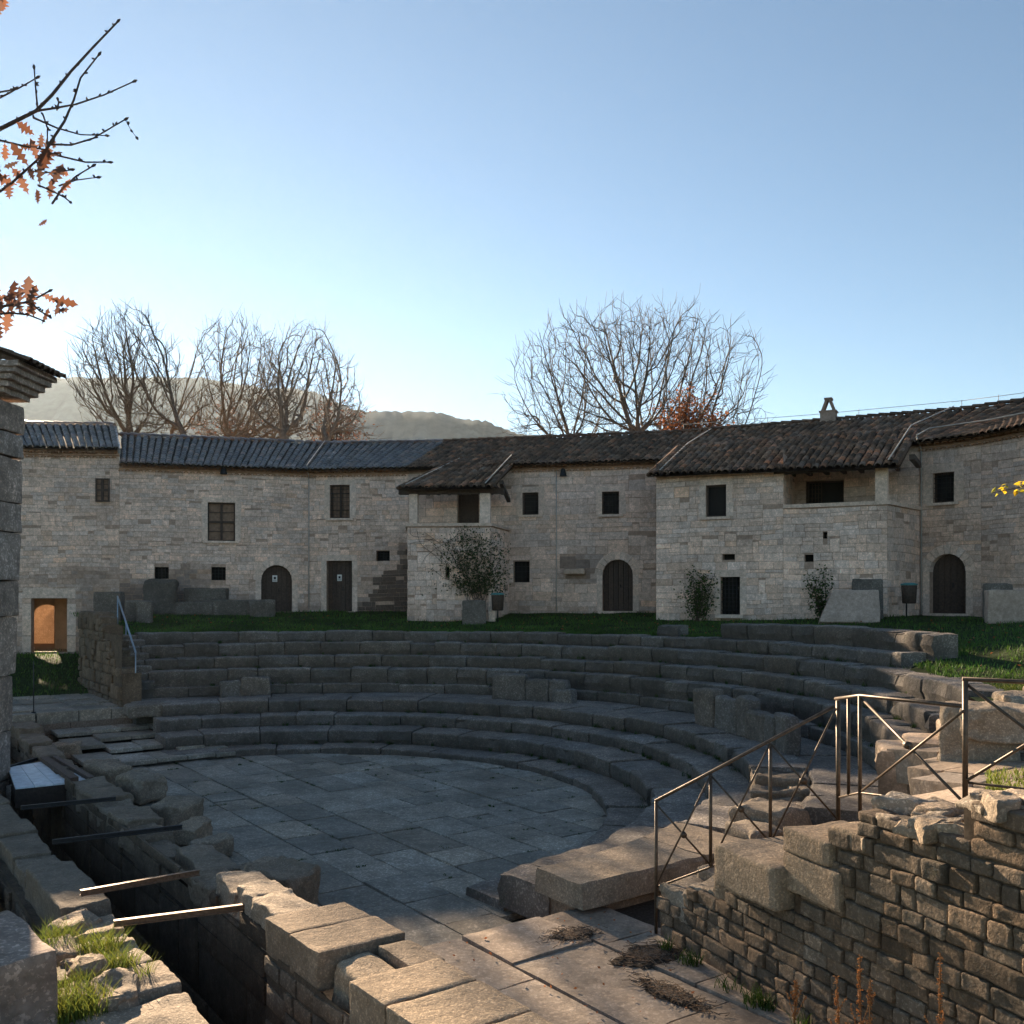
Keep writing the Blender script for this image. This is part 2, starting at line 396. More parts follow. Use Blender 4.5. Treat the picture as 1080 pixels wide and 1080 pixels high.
def door(pan, parent, r, arched=True, notice=False, grate=False, label=None):
    a, b, c, d = r; rr = (b-a)/2; m = (a+b)/2
    g = MB(); n = 6
    for i in range(n):
        t0 = a+(b-a)*i/n; t1 = a+(b-a)*(i+1)/n
        pan.bx(g, t0+.006, t1-.006, c, d-.002, -.3, -.24+R.uniform(0, .012), tint(.15, .03))
    pan.bx(g, a, b, c, d-.004, -.33, -.295, (.3, .3, .3))
    dr = g.build('door', M['black'] if grate else M['wood'], parent)
    if label: dr['label'] = label
    if grate:
        q = MB()
        for i in range(1, 5): t = a+(b-a)*i/5; q.tube([pan.p(t, c, -.1), pan.p(t, d, -.1)], .014, 4)
        for i in range(1, 9): z = c+(d-c)*i/9; q.tube([pan.p(a, z, -.1), pan.p(b, z, -.1)], .014, 4)
        q.build('grille', M['darkmetal'], dr)
    q = MB()
    if arched:
        zc = d-rr; k = 11; ro = rr+.3
        for i in range(k):
            a0, a1 = math.pi*i/k+.01, math.pi*(i+1)/k-.01; pr = .035+R.uniform(-.01, .01)
            ring = [(rr, a0), (ro, a0), (ro, a1), (rr, a1)]
            vs = [pan.p(m-math.cos(t)*rd, zc+math.sin(t)*rd, dp) for dp in (-.3, pr) for rd, t in ring]
            q.add(vs, [(4, 5, 6, 7), (0, 4, 7, 3), (1, 2, 6, 5), (0, 1, 5, 4), (3, 7, 6, 2)], tint(.12, .04, 1.0))
        zs = zc
    else:
        pan.bx(q, a-.2, b+.2, d+.003, d+.24, -.2, .03, tint(.08, .02)); zs = d
    for (t0, t1) in ((a-.22, a-.003), (b+.003, b+.22)):
        z = c
        while z < zs-.01:
            h = min(R.uniform(.35, .7), zs-z)
            if zs-(z+h) < .15: h = zs-z
            pan.bx(q, t0, t1, z+.004, z+h-.004, -.2, .03+R.uniform(-.01, .008), tint(.12, .04)); z += h
    q.build('stone_surround', M['dressed'], dr)
    q = MB(); pan.bx(q, a-.15, b+.15, c-.12, c-.004, -.3, .2, tint(.1)); q.build('doorstep', M['dressed'], dr)
    if not grate:
        q = MB(); q.tube([pan.p(m+.09, c+1.0, -.23), pan.p(m+.09, c+1.0, -.19), pan.p(m+.09, c+.85, -.18)], .014, 6); q.build('handle', M['darkmetal'], dr)
    if notice:
        q = MB(); z = c+1.25; pan.bx(q, m-.13-.03, m+.03, z, z+.26, -.237, -.222)
        nb = q.build('notice', M['paper'], dr)
        q = MB(); pan.bx(q, m-.11, m-.02, z+.10, z+.2, -.222, -.219)
        for i in range(2): pan.bx(q, m-.14, m+.01, z+.03+.03*i, z+.042+.03*i, -.222, -.219)
        q.build('notice_print', M['ink'], dr)
    return dr

# ------------------------------------------------------------------ roofs
CH = {}
def tiles(mb, e0, e1, r0, r1, sp=.235, tl=.40, lift=.0, cf=None):
    """rows of barrel tiles between an eave line e0-e1 and an upper line r0-r1"""
    n = max(2, int((e1-e0).length/sp))
    mb.quad(e0-Z3*.09, e1-Z3*.09, r1-Z3*.09, r0-Z3*.09, (.5, .5, .5))
    for i in range(n):
        f = (i+.5)/n
        a, b = e0.lerp(e1, f), r0.lerp(r1, f)
        ax = (e1-e0).normalized(); sl = b-a; L = sl.length; sl /= L
        nn = ax.cross(sl).normalized()
        if nn.z < 0: nn = -nn
        wscale = ((e1-e0).length*(1-.5)+(r1-r0).length*.5)/n/sp
        # channel between covers
        cw = sp*.36
        c0 = e0.lerp(e1, (i+1)/n)-nn*.05; c1 = r0.lerp(r1, (i+1)/n)-nn*.05
        cc = tint(.25, .1, .38)
        vs = []
        for p in (c0-sl*.06, c1):
            vs += [p-ax*cw+nn*.05, p-ax*cw*.4, p+ax*cw*.4, p+ax*cw+nn*.05]
        CH.setdefault(id(mb), MB()).add(vs, [(0, 1, 5, 4), (1, 2, 6, 5), (2, 3, 7, 6)], cc, True)
        k = max(1, round(L/tl)); st = L/k
        drift = R.uniform(-.012, .012)
        for j in range(k):
            s0 = j*st-.08+R.uniform(-.025, .025); s1 = (j+1)*st+.02
            off = drift+R.uniform(-.014, .014); ro = R.uniform(-.012, .012)
            col = cf(a, b) if cf else tint(.35, .14)
            if R.random() < .16: col = (col[0]*1.7, col[1]*1.35, col[2]*1.2)
            elif R.random() < .12: col = (col[0]*.5, col[1]*.5, col[2]*.5)
            vs = []
            for (s, rr, h) in ((s0, .099, .020), (s1, .083, .0)):
                for q in range(6):
                    an = math.pi*q/5
                    vs.append(a + sl*s + ax*(off+(ro if s == s1 else -ro) - math.cos(an)*rr*wscale) + nn*(h+math.sin(an)*rr*.85-.02+lift))
            fs = [(q, q+1, q+7, q+6) for q in range(5)]
            # thickness at the lower lip
            o = len(vs)
            for q in range(6):
                an = math.pi*q/5
                vs.append(a + sl*s0 + ax*(off-ro - math.cos(an)*.08*wscale) + nn*(.016+math.sin(an)*.066-.03+lift))
            fs += [(q+1, q, o+q, o+q+1) for q in range(5)]
            mb.add(vs, fs, col, True)
def ridge_tiles(mb, a, b, cf=None):
    n = max(1, int((b-a).length/.42)); d = (b-a)/n; ax = d.normalized(); sd = Vector((-ax.y, ax.x, 0))
    for i in range(n):
        p0 = a+d*i-d*.06; p1 = a+d*(i+1.03); col = tint(.3, .1)
        vs = []; j = R.uniform(-.02, .02)
        for (p, rr, h) in ((p0, .15, .03), (p1, .125, .0)):
            for q in range(7):
                an = math.pi*q/6; vs.append(p+sd*(math.cos(an)*rr+j)+Z3*(math.sin(an)*rr*.8+h-.03))
        mb.add(vs, [(q, q+1, q+8, q+7) for q in range(6)], col, True)
def eave_cornice(mb, a, b, nrm, z):
    """two courses of half round tile ends under the eave"""
    ax = (b-a).normalized(); L = (b-a).length; n3 = Vector((nrm.x, nrm.y, 0))
    for row, (out, zz) in enumerate(((.13, z-.26), (.27, z-.10))):
        n = int(L/.235)
        mb.box((a+b)/2+n3*(out/2-.06)+Z3*(zz+.075-(a.z+b.z)/2), ax*L/2, n3*(out/2+.02), Z3*.018, tint(.1, .02, .8))
        for i in range(n):
            c = a+ax*(L*(i+.5*(row % 2)+.25)/n)
            c = Vector((c.x, c.y, zz)); vs = []
            for (o, rr) in ((-.05, .08), (out, .092)):
                for q in range(6):
                    an = math.pi*q/5; vs.append(c+n3*o-ax*(math.cos(an)*rr)+Z3*(math.sin(an)*rr*.75-.02))
            o2 = len(vs)
            for q in range(6):
                an = math.pi*q/5; vs.append(c+n3*(out)-ax*(math.cos(an)*.062)+Z3*(math.sin(an)*.04-.02))
            o3 = len(vs)
            for q in range(6):
                an = math.pi*q/5; vs.append(c+n3*(out-.1)-ax*(math.cos(an)*.062)+Z3*(math.sin(an)*.04-.02))
            mb.add(vs, [(q, q+1, q+7, q+6) for q in range(5)]+[(6+q, 6+q+1, o2+q+1, o2+q) for q in range(5)]+[(o2+q, o2+q+1, o3+q+1, o3+q) for q in range(5)], tint(.22, .08))

# ------------------------------------------------------------------ the row of houses
K = [pt(-80, 35.9), pt(126, 36.8), pt(325, 38.8), pt(431, 38.3), pt(692, 36.0), pt(970, 31.8), pt(1035, 30.3), pt(1160, 26.6)]
EAVE, RIDGE, WR = 9.25, 11.25, 5.9
def outdir(i):
    ds = []
    for (p, q) in ((i-1, i), (i, i+1)):
        if 0 <= p and q < len(K):
            d = (K[q]-K[p]).normalized(); ds.append(Vector((-d.y, d.x)))
    o = sum(ds, Vector((0, 0))); o.normalize(); return o
OD = [outdir(i) for i in range(len(K))]
OD[1] = Vector((-.40, 1)).normalized()
RA = [pt(-100, 41.9), pt(121, 42.6), pt(-112, 43.7), pt(119.5, 44.4)]          # ridge and back line of the tall house at the left
def ra(i, z): return Vector((RA[i].x, RA[i].y, z))
def ev(i, z, out=.38, f=None): p = K[i]-OD[i]*out; return Vector((p.x, p.y, z))
def rg(i, z, w=WR): p = K[i]+OD[i]*w; return Vector((p.x, p.y, z))
ZG = 3.46                                     # grass level at the foot of the houses
def cool_tile(a, b):
    c = tint(.3, .10, .8); return (c[0]*.8, c[1]*.85, c[2]*.95)
def bluish(a, b):
    c = tint(.3, .1, .75); return (c[0]*.8, c[1]*.9, c[2]*1.0)
def house_shell(mb, i0, i1, ze, back=5.0):
    """back and end walls, so that the houses are solid"""
    for i in range(i0, i1):
        a, b = rg(i, 0, WR+back), rg(i+1, 0, WR+back)
        mb.quad(a+Z3*1.4, b+Z3*1.4, b+Z3*ze, a+Z3*ze, (.7, .7, .7))
def roof_part(parent, segs, ze, zr, cf, back=5.0, rid=True, mat='tile'):
    mb = MB()
    for i in segs:
        tiles(mb, ev(i, ze), ev(i+1, ze), rg(i, zr), rg(i+1, zr), cf=cf)
        a, b = rg(i, ze-.2, WR+back), rg(i+1, ze-.2, WR+back)
        mb.quad(rg(i, zr), rg(i+1, zr), b, a, (.8, .7, .6))
        mb.quad(ev(i, ze-.13, .33), ev(i+1, ze-.13, .33), rg(i+1, ze-.05, 0.), rg(i, ze-.05, 0.), (.6, .5, .45))
        if rid: ridge_tiles(mb, rg(i, zr+.05), rg(i+1, zr+.05))
    return mb.build('roof', M[mat], parent)
def cable(parent, pts, r=.014, nm='cable'):
    q = MB(); q.tube(pts, r, 4); return q.build(nm, M['cable'], parent)

# ---- house A, tall, far left, with a passage through it
SUN = Vector((-.53, 1.0, .379)).normalized()
hA = thing('stone_house', (K[0].x*.5+K[1].x*.5, K[0].y*.5+K[1].y*.5, 1.9), 'tall pale stone house at the far left with a lit open passage at its foot', 'house', 'stone houses around the theatre')
pA = Panel(K[0], K[1], 1.5, 9.8)
rpass = pA.rect(33, 631, 71, 692); rpass = (rpass[0], rpass[1], 1.94, rpass[3])
rw = pA.rect(110, 505, 131.5, 529.5); rw = (rw[0], min(rw[1], pA.L-.05), rw[2], rw[3])
rv = [pA.rect(162, 598, 178, 611)]
pA.ops = [rpass]
stainA = lambda s, z: smooth(pA.L-3.2, pA.L-1.2, s)*smooth(5.6, 4.9, z)*.9
mb = MB(); backing(mb, pA.a, pA.D, pA.N, pA.L, 1.5, 9.8, pA.ops, depth=.3)
course_stones(mb, pA.a, pA.D, pA.N, pA.L, 1.5, 9.62, pA.ops, cf=facecol([(stainA, .45)], (1.9, 3.6)), clear=.0)
house_back = [ra(2, 0), ra(3, 0)]
# passage along the light; unseen rear opening and rising ceiling shaped to admit sun
pd = Vector((-.47, .883, 0))
q0, q1 = pA.p(rpass[0], 0), pA.p(rpass[1], 0)
tun = MB(); LT = 7.4
def tp(base, l, z, grow=0.): return Vector((base.x+pd.x*l, base.y+pd.y*l, z))
lat = (q1-q0).normalized()
pl_ = [(0., 3.99, 0., 0.), (.35, 3.99, 0., 0.), (.36, 4.15, .45, .55), (5.2, 6.1, .45, .55), (LT, 6.1, .45, .55)]
pl_[0] = (0., rpass[3], 0, 0); pl_[1] = (.35, rpass[3], 0, 0)
for (l0, za, wl0, wr0), (l1, zb, wl1, wr1) in zip(pl_, pl_[1:]):
    a0, a1, c0, c1 = q0-lat*wl0, q1+lat*wr0, q0-lat*wl1, q1+lat*wr1
    tun.quad(tp(a0, l0, 1.94), tp(c0, l1, 1.94), tp(c0, l1, zb), tp(a0, l0, za))
    tun.quad(tp(a1, l0, 1.94), tp(a1, l0, za), tp(c1, l1, zb), tp(c1, l1, 1.94))
    tun.quad(tp(a0, l0, za), tp(c0, l1, zb), tp(c1, l1, zb), tp(a1, l0, za))
    tun.quad(tp(a0, l0, 1.94), tp(a1, l0, 1.94), tp(c1, l1, 1.94), tp(c0, l1, 1.94))
tun.quad(tp(q0-lat*.45, LT, 1.94), tp(q1+lat*.55, LT, 1.94), tp(q1+lat*.55, LT, 4.2), tp(q0-lat*.45, LT, 4.2))
tun.quad(tp(q0-lat*.45, LT, 5.9), tp(q1+lat*.55, LT, 5.9), tp(q1+lat*.55, LT, 6.1), tp(q0-lat*.45, LT, 6.1))
tun.quad(tp(q0-lat*.0, .36, rpass[3]), tp(q1, .36, rpass[3]), tp(q1+lat*.55, .36, 4.15), tp(q0-lat*.45, .36, 4.15))
# an inner pier carrying an arch, halfway in
tun.box(tp(q1, 2.6, 3.2)-lat*.1, lat*.26, pd*.3, Z3*1.27)
for i in range(10):
    a_, b_ = math.pi*i/10, math.pi*(i+1)/10; m_ = tp((q0+q1)/2, 2.6, 3.35)
    f_ = lambda t, r: m_-lat*math.cos(t)*r+Z3*math.sin(t)*r*.8
    tun.add([f_(a_, .5), f_(b_, .5), f_(b_, 1.2), f_(a_, 1.2)], [(0, 1, 2, 3)])
b0, b1 = tp(q0-lat*.45, LT, 0), tp(q1+lat*.55, LT, 0)
hb0, hb1 = house_back
mb.quad(hb0+Z3*1.4, b0+Z3*1.4, b0+Z3*9.6, hb0+Z3*9.6, (.7, .7, .7)); mb.quad(b1+Z3*1.4, hb1+Z3*1.4, hb1+Z3*9.6, b1+Z3*9.6, (.7, .7, .7))
mb.quad(b0+Z3*5.9, b1+Z3*5.9, b1+Z3*9.6, b0+Z3*9.6, (.7, .7, .7)); mb.quad(b0+Z3*1.4, b1+Z3*1.4, b1+Z3*4.2, b0+Z3*4.2, (.7, .7, .7))
# right end wall above the neighbour, with its gable
k1 = Vector((K[1].x, K[1].y, 0))
mb.add([k1+Z3*1.5, k1+Z3*9.8, ra(1, 11.7), ra(3, 9.6), ra(3, 1.5)], [(0, 1, 2, 3, 4)], (.85, .85, .85))
wA = mb.build('wall', M['facade'], hA)
tun.build('passage', M['plaster'], hA)
q = MB(); a, b, c, d = rpass
pA.bx(q, a-.3, b+.3, d+.004, d+.38, -.25, .035, tint(.05))
for t0, t1 in ((a-.32, a-.004), (b+.004, b+.32)):
    for z in (1.95, 2.6, 3.2):
        pA.bx(q, t0, t1, z, min(z+.6, d), -.25, .035+R.uniform(-.01, .01), tint(.12))
q.build('stone_surround', M['dressed'], hA)
mb = MB(); ze, zr = 9.8, 11.76
tiles(mb, ev(0, ze), ev(1, ze), ra(0, zr), ra(1, zr), cf=bluish)
mb.quad(ra(0, zr), ra(1, zr), ra(3, 9.5), ra(2, 9.5), (.8, .7, .6))
mb.quad(ev(0, ze-.13, .33), ev(1, ze-.13, .33), rg(1, ze-.05, 0), rg(0, ze-.05, 0), (.6, .5, .45))
ridge_tiles(mb, ra(0, zr+.05), ra(1, zr+.05))
mb.box((ev(1, ze)+ra(1, zr))/2-Z3*.12, (ra(1, zr)-ev(1, ze))*.5, Vector((pA.D.x, pA.D.y, 0))*.06, Z3*.1, (.8, .75, .7))
mb.build('roof', M['tile_dew'], hA)
mb = MB(); eave_cornice(mb, Vector((K[0].x, K[0].y, 9.7)), Vector((K[1].x, K[1].y, 9.7)), pA.N, 9.72); mb.build('eave_cornice', M['eave'], hA)
fr = window(pA, hA, (rw[0]-.3, rw[1]-.3, rw[2], rw[3]), 'shutter', sill=False, surround=0, depth=-.05)
for r in pA.rect(162, 598, 178, 611),: pass

def arch_ops(r): return r
# ---- house B: two panels, long low house
hB = thing('stone_house', (K[2].x, K[2].y, ZG), 'long two storey stone house with blue gleaming tiles, two plank doors and notices', 'house', 'stone houses around the theatre')
pB, pC = Panel(K[1], K[2], 1.5, EAVE), Panel(K[2], K[3], 1.5, EAVE)
bw = [pB.rect(219, 530, 248, 570.5)]; bv = [pB.rect(163, 598, 178, 610.5), pB.rect(223, 598, 238, 612)]
rd = pB.rect(275.5, 596, 308, 646)
cw = [pC.rect(348, 511.5, 369, 546.5)]; cv = [pC.rect(397, 581, 411, 592)]
cd = pC.rect(344.5, 591.5, 371.5, 645)
pB.ops = bw+bv+[rd]; pC.ops = cw+cv+[cd]
st1 = lambda s, z: smooth(5.4, 4.7, z+.35*math.sin(s*1.7))*smooth(4.5, 2.2, s)
def stc(s, z):
    t = pC.sx(431)-s
    return smooth(2.75, 2.2, t+max(0, (z-3.5))*.95+.25*math.sin(z*5))*smooth(6.6, 6.0, z)
mb = MB()
for pn, stn in ((pB, [(st1, .68)]), (pC, [(stc, .86)])):
    backing(mb, pn.a, pn.D, pn.N, pn.L, 1.5, EAVE, pn.ops)
    course_stones(mb, pn.a, pn.D, pn.N, pn.L, 3.0, EAVE-.2, pn.ops, cf=facecol(stn, (3.4, 4.6)))
house_shell(mb, 1, 3, 9.1)
# left end wall towards house A
mb.quad(k1+Z3*1.5+Vector((.03, 0, 0)), rg(1, 1.5, 10.9)+Vector((.03, 0, 0)), rg(1, 9.0, 10.9)+Vector((.03, 0, 0)), k1+Z3*9.2+Vector((.03, 0, 0)), (.8, .8, .8))
mb.build('wall', M['facade'], hB)
for r in bw: window(pB, hB, r, 'shutter', sill=True, surround=.2)
for r in cw: window(pC, hB, r, 'pane', sill=True, surround=.22)
for r in bv: small_hole(pB, hB, r, True)
for r in cv: small_hole(pC, hB, r, True)
door(pB, hB, rd, True, True, label='arched plank door with a white notice')
door(pC, hB, cd, False, True, label='square headed plank door with a white notice')
roof_part(hB, (1, 2), EAVE, RIDGE, bluish, mat='tile_dew')
mb = MB()
for i, pn in ((1, pB), (2, pC)): eave_cornice(mb, Vector((K[i].x, K[i].y, EAVE)), Vector((K[i+1].x, K[i+1].y, EAVE)), pn.N, EAVE-.02)
mb.build('eave_cornice', M['eave'], hB)
cable(hB, [pC.p(.05, 3.6, .05), pC.p(.05, 8.9, .05)], .02)
cable(hB, [pC.p(.05, 8.9, .05), ev(2, EAVE+.16, .4), ev(2, EAVE+.16, .38).lerp(rg(2, RIDGE+.16), 1.)], .018)
def wall_lamp(pan, px, py, parent):
    t = pan.sx(px); z = pz(py, pan.d(t)); q = MB()
    q.tube([pan.p(t, z+.12, 0), pan.p(t, z+.12, .22)], .018, 5)
    q.tube([pan.p(t, z+.16, .22), pan.p(t, z+.10, .22), pan.p(t, z-.12, .22), pan.p(t, z-.14, .22)], [.05, .09, .14, .15], 8)
    return q.build('wall_lamp', M['darkmetal'], parent)
wall_lamp(pB, 236, 497, hB)

# ---- house D with the first loggia
hD = thing('stone_house', (K[3].x*.5+K[4].x*.5, K[3].y*.5+K[4].y*.5, ZG), 'stone house with a vine covered loggia bay and an arched dark door', 'house', 'stone houses around the theatre')
pD = Panel(K[3], K[4], 1.5, EAVE)
dw = [pD.rect(551, 519.5, 568, 543), pD.rect(635, 518.5, 653, 542.5)]
dv = [pD.rect(541.5, 592, 558.5, 614)]
dd = pD.rect(635.5, 590, 667.5, 644.5)
ld = pD.rect(482.5, 519, 505, 550); ld = (ld[0], ld[1], 6.78, ld[3])
pD.ops = dw+dv+[dd, ld]
std = lambda s, z: max(0, 1-((s-pD.sx(608))/1.1)**2-((z-pz(600, 36.8))/.75)**2)
mb = MB(); backing(mb, pD.a, pD.D, pD.N, pD.L, 1.5, EAVE, pD.ops)
course_stones(mb, pD.a, pD.D, pD.N, pD.L, 3.0, EAVE-.2, pD.ops, ch=(.16, .36), ln=(.25, .8), cf=facecol([(std, .7)], (3.4, 4.3)))
house_shell(mb, 3, 4, 9.1)
# bay 1
B1a, B1b = pt(430, 34.9), pt(517, 34.6)
pb1 = Panel(B1a, B1b, 2.9, 6.72)
e1 = pt(537, pD.d(pD.sx(537))); pb1r = Panel(B1b, e1, 2.9, 6.72)
e0 = pt(431.5, 38.25); pb1l = Panel(e0, B1a, 2.9, 6.72)
slot = pb1.rect(470, 598, 474, 609)
pb1.ops = [slot]
fcb = facecol([(lambda s, z: smooth(3.9, 3.2, z), .3)], None, base=1.06)
for pn in (pb1, pb1r, pb1l):
    backing(mb, pn.a, pn.D, pn.N, pn.L, 2.6, 6.70, pn.ops)
    course_stones(mb, pn.a, pn.D, pn.N, pn.L, 2.8, 6.64, pn.ops, ch=(.15, .32), cf=fcb)
mb.build('wall', M['facade'], hD)
small_hole(pb1, hD, slot)
q = MB(); c4 = [Vector((p.x, p.y, 0)) for p in (B1a, B1b, e1, e0)]
cen = sum(c4, Vector())/4
big = [cen+(p-cen)*1.05 for p in c4]
vs = [p+Z3*6.66 for p in big]+[p+Z3*6.77 for p in big]
q.add(vs, [(3, 2, 1, 0), (4, 5, 6, 7)]+[(i, (i+1) % 4, 4+(i+1) % 4, 4+i) for i in range(4)], (.9, .88, .85)); q.build('balcony_slab', M['dressed'], hD)
zb1 = pz(520, 34.7)
for px0, px1 in ((431.5, 440), (506, 516.8)):
    q = MB(); t0, t1 = pb1.sx(px0), pb1.sx(px1)
    pb1.bx(q, t0, t1, 6.78, zb1-.02, -.34, -.01, tint(.05, .02, 1.1)); q.build('pillar', M['dressed'], hD)
q = MB(); pb1.bx(q, -.35, pb1.L+.5, zb1-.02, zb1+.17, -.3, -.02)
for i in range(9):
    t = -.1+i*(pb1.L+.3)/8
    q.box(pb1.p(t, zb1+.22, -1.0), Vector((pb1.D.x, pb1.D.y, 0))*.05, Vector((pb1.N.x, pb1.N.y, 0))*1.45, Z3*.045)
q.box(pb1.p(pb1.L+.45, zb1+.13, -.9), Vector((pb1.D.x, pb1.D.y, 0))*.07, Vector((pb1.N.x, pb1.N.y, 0))*1.35+Z3*.2, Z3*.07)
q.build('roof_beam', M['wood'], hD)
for r in dw: window(pD, hD, r, 'grille', sill=True, surround=.22)
small_hole(pD, hD, dv[0], True)
door(pD, hD, dd, True, label='arched dark plank door')
q = MB(); pD.bx(q, ld[0], ld[1], ld[2], ld[3], -.3, -.2); q.build('door', M['wood'], hD)['label'] = 'dark door opening onto the loggia'
roof_part(hD, (3,), EAVE, RIDGE, lambda a, b: tint(.5, .14, 1.15))
# bay 1 roof runs on from the main slope
q = MB(); n3 = Vector((pb1.N.x, pb1.N.y, 0))
ea, eb = pb1.p(pb1.sx(422), 0, .42), pb1.p(pb1.sx(520.5), 0, .42)
zee = pz(514, ea.y)
ta, tb = P3(455, 482, 38.0), P3(541, 487, 37.2)
ra, rb = pD.p(pD.sx(470), 9.62, -.9), pD.p(pD.sx(540.5), 9.66, -.9)
tiles(q, Vector((ea.x, ea.y, zee)), Vector((eb.x, eb.y, zee)), ra, rb, cf=lambda a, b: tint(.55, .16, 1.25), lift=.03)
q.quad(Vector((ea.x, ea.y, zee-.1)), Vector((eb.x, eb.y, zee-.1)), rb-Z3*.2, ra-Z3*.2, (.4, .35, .3))
for s, t in (((ea.x, ea.y, zee), ra), ((eb.x, eb.y, zee), rb)):
    s = Vector(s); q.tube([s-Z3*.03, t-Z3*.03], .07, 6, (.9, .8, .7))
q.build('roof', M['tile'], hD)['label'] = 'loggia roof with moss spotted tiles'
for s, t in ((Vector((eb.x-.25, eb.y, zee+.12)), rb+Vector((-.25, 0, .12))), (Vector((ea.x+.3, ea.y, zee+.12)), ra+Vector((.3, 0, .12)))): cable(hD, [s, t], .02)
mb = MB(); s0 = pD.sx(541); eave_cornice(mb, pD.p(s0, EAVE), pD.p(pD.L, EAVE), pD.N, EAVE-.02); mb.build('eave_cornice', M['eave'], hD)
t = pD.sx(587); cable(hD, [pD.p(t, 3.5, .05), pD.p(t, 6.2, .045), pD.p(t, 9.0, .05)], .02)
wall_lamp(pD, 595, 499, hD)
# stone shelf (old basin) in the wall
q = MB(); t = pD.sx(607); zz = pz(603, pD.d(t))
q.rock(pD.p(t, zz, .2), Vector((pD.D.x, pD.D.y, 0)), Vector((pD.N.x, pD.N.y, 0)), Z3, .42, .24, .12, .06, 6, .03, 3, (.75, .72, .68)); q.build('stone_shelf', M['dressed'], hD)

# ---- house with the second, larger loggia (bay 2)
hE = thing('stone_house', (7.5, 31.4, 3.2), 'projecting stone house with a wide open loggia, tiled roof and small chimney', 'house', 'stone houses around the theatre')
B2a, B2m, B2b = pt(692, 33.0), None, pt(936, 29.6)
pF = Panel(B2a, B2b, 2.6, 8.3)
tm = pF.sx(826)
zl = pz(535, 30.9)
fw = [pF.rect(744.5, 511.5, 766, 545)]; fg = pF.rect(760, 608.5, 780.5, 648); fv = [pF.rect(762, 584.5, 775, 590.5), pF.rect(848.5, 585, 858, 592.5), pF.rect(868, 561, 872.5, 568)]
pF.ops = fw+[fg]+fv
pE = Panel(K[4], K[5], 1.5, EAVE)
ew = pE.rect(850, 507, 890, 533.5); pE.ops = [ew]
mb = MB()
backing(mb, pE.a, pE.D, pE.N, pE.L, 1.5, EAVE, pE.ops)
course_stones(mb, pE.a, pE.D, pE.N, pE.L, zl-.2, EAVE-.1, pE.ops, cf=facecol([], None, .98), ch=(.2, .4), ln=(.3, .9))
house_shell(mb, 4, 5, 9.1)
left = [o for o in pF.ops if o[1] < tm]; right = [(o[0]-tm, o[1]-tm, o[2], o[3]) for o in pF.ops if o[0] > tm]
fcf = facecol([(lambda s, z: smooth(3.9, 3.3, z), .25)], None, base=1.1)
backing(mb, pF.a, pF.D, pF.N, tm, 2.4, 8.35, left)
course_stones(mb, pF.a, pF.D, pF.N, tm, 2.6, 8.25, left, ch=(.11, .27), ln=(.2, .65), cf=fcf)
om = pF.p(tm, 0); om2 = Vector((om.x, om.y))
backing(mb, om2, pF.D, pF.N, pF.L-tm, 2.4, zl, right)
course_stones(mb, om2, pF.D, pF.N, pF.L-tm, 2.6, zl-.04, right, ch=(.11, .27), ln=(.2, .7), cf=fcf)
pFr = Panel(B2b, K[5], 2.6, zl); backing(mb, pFr.a, pFr.D, pFr.N, pFr.L, 2.4, zl)
course_stones(mb, pFr.a, pFr.D, pFr.N, pFr.L, 2.6, zl-.04, (), ch=(.18, .36), cf=facecol([], None, .95))
pFl = Panel(pt(693, 36.2), B2a, 2.6, 8.3); backing(mb, pFl.a, pFl.D, pFl.N, pFl.L, 2.4, 8.9)
# wall between room and loggia, seen inside the loggia
tmb = pt(838, pE.d(pE.sx(838))); pX = Panel(om2, tmb, zl, 8.4); backing(mb, pX.a, pX.D, pX.N, pX.L, zl-.3, 8.8)
course_stones(mb, pX.a, pX.D, pX.N, pX.L, zl, 8.4, (), cf=facecol())
mb.build('wall', M['facade'], hE)
q = MB(); c4 = [pF.p(tm, 0, -.0), pF.p(pF.L, 0, 0), Vector((K[5].x, K[5].y, 0)), Vector((tmb.x, tmb.y, 0))]
big = [pF.p(tm, 0, .06), pF.p(pF.L+.06, 0, .06), Vector((K[5].x+.08, K[5].y-.03, 0)), Vector((tmb.x, tmb.y-.02, 0))]
vs = [p+Z3*(zl-.03) for p in big]+[p+Z3*(zl+.09) for p in big]
q.add(vs, [(3, 2, 1, 0), (4, 5, 6, 7)]+[(i, (i+1) % 4, 4+(i+1) % 4, 4+i) for i in range(4)], (1, .98, .95)); q.build('balcony_slab', M['dressed'], hE)
q = MB(); pF.bx(q, pF.sx(923), pF.L, zl+.093, 8.32, -.4, -.01, (1.12, 1.1, 1.06)); q.build('pillar', M['dressed'], hE)
q = MB(); pF.bx(q, tm-.3, pF.L+.35, 8.12, 8.34, -.32, .02)
for i in range(14):
    t = .2+i*(pF.L-.1)/13; q.box(pF.p(t, 8.36, -1.2), Vector((pF.D.x, pF.D.y, 0))*.06, Vector((pF.N.x, pF.N.y, 0))*1.5, Z3*.05)
q.box(pF.p(pF.L+.75, 8.38, -.9), Vector((pF.D.x, pF.D.y, 0))*.08, Vector((pF.N.x, pF.N.y, 0))*1.5+Z3*-.05, Z3*.08)
q.build('roof_beam', M['wood'], hE)
window(pF, hE, fw[0], 'hole', sill=True, surround=.2)
door(pF, hE, fg, False, grate=True, label='low doorway closed by an iron grating')
for r in fv: small_hole(pF, hE, r)
window(pE, hE, ew, 'hole', sill=False, surround=0)
q = MB(); t0, t1 = ew[0], ew[0]+(ew[1]-ew[0])*.42
for i in range(6): t = t0+(t1-t0)*i/5; q.tube([pE.p(t, ew[2], -.02), pE.p(t, ew[3], -.02)], .014, 4, (.6, .5, .45))
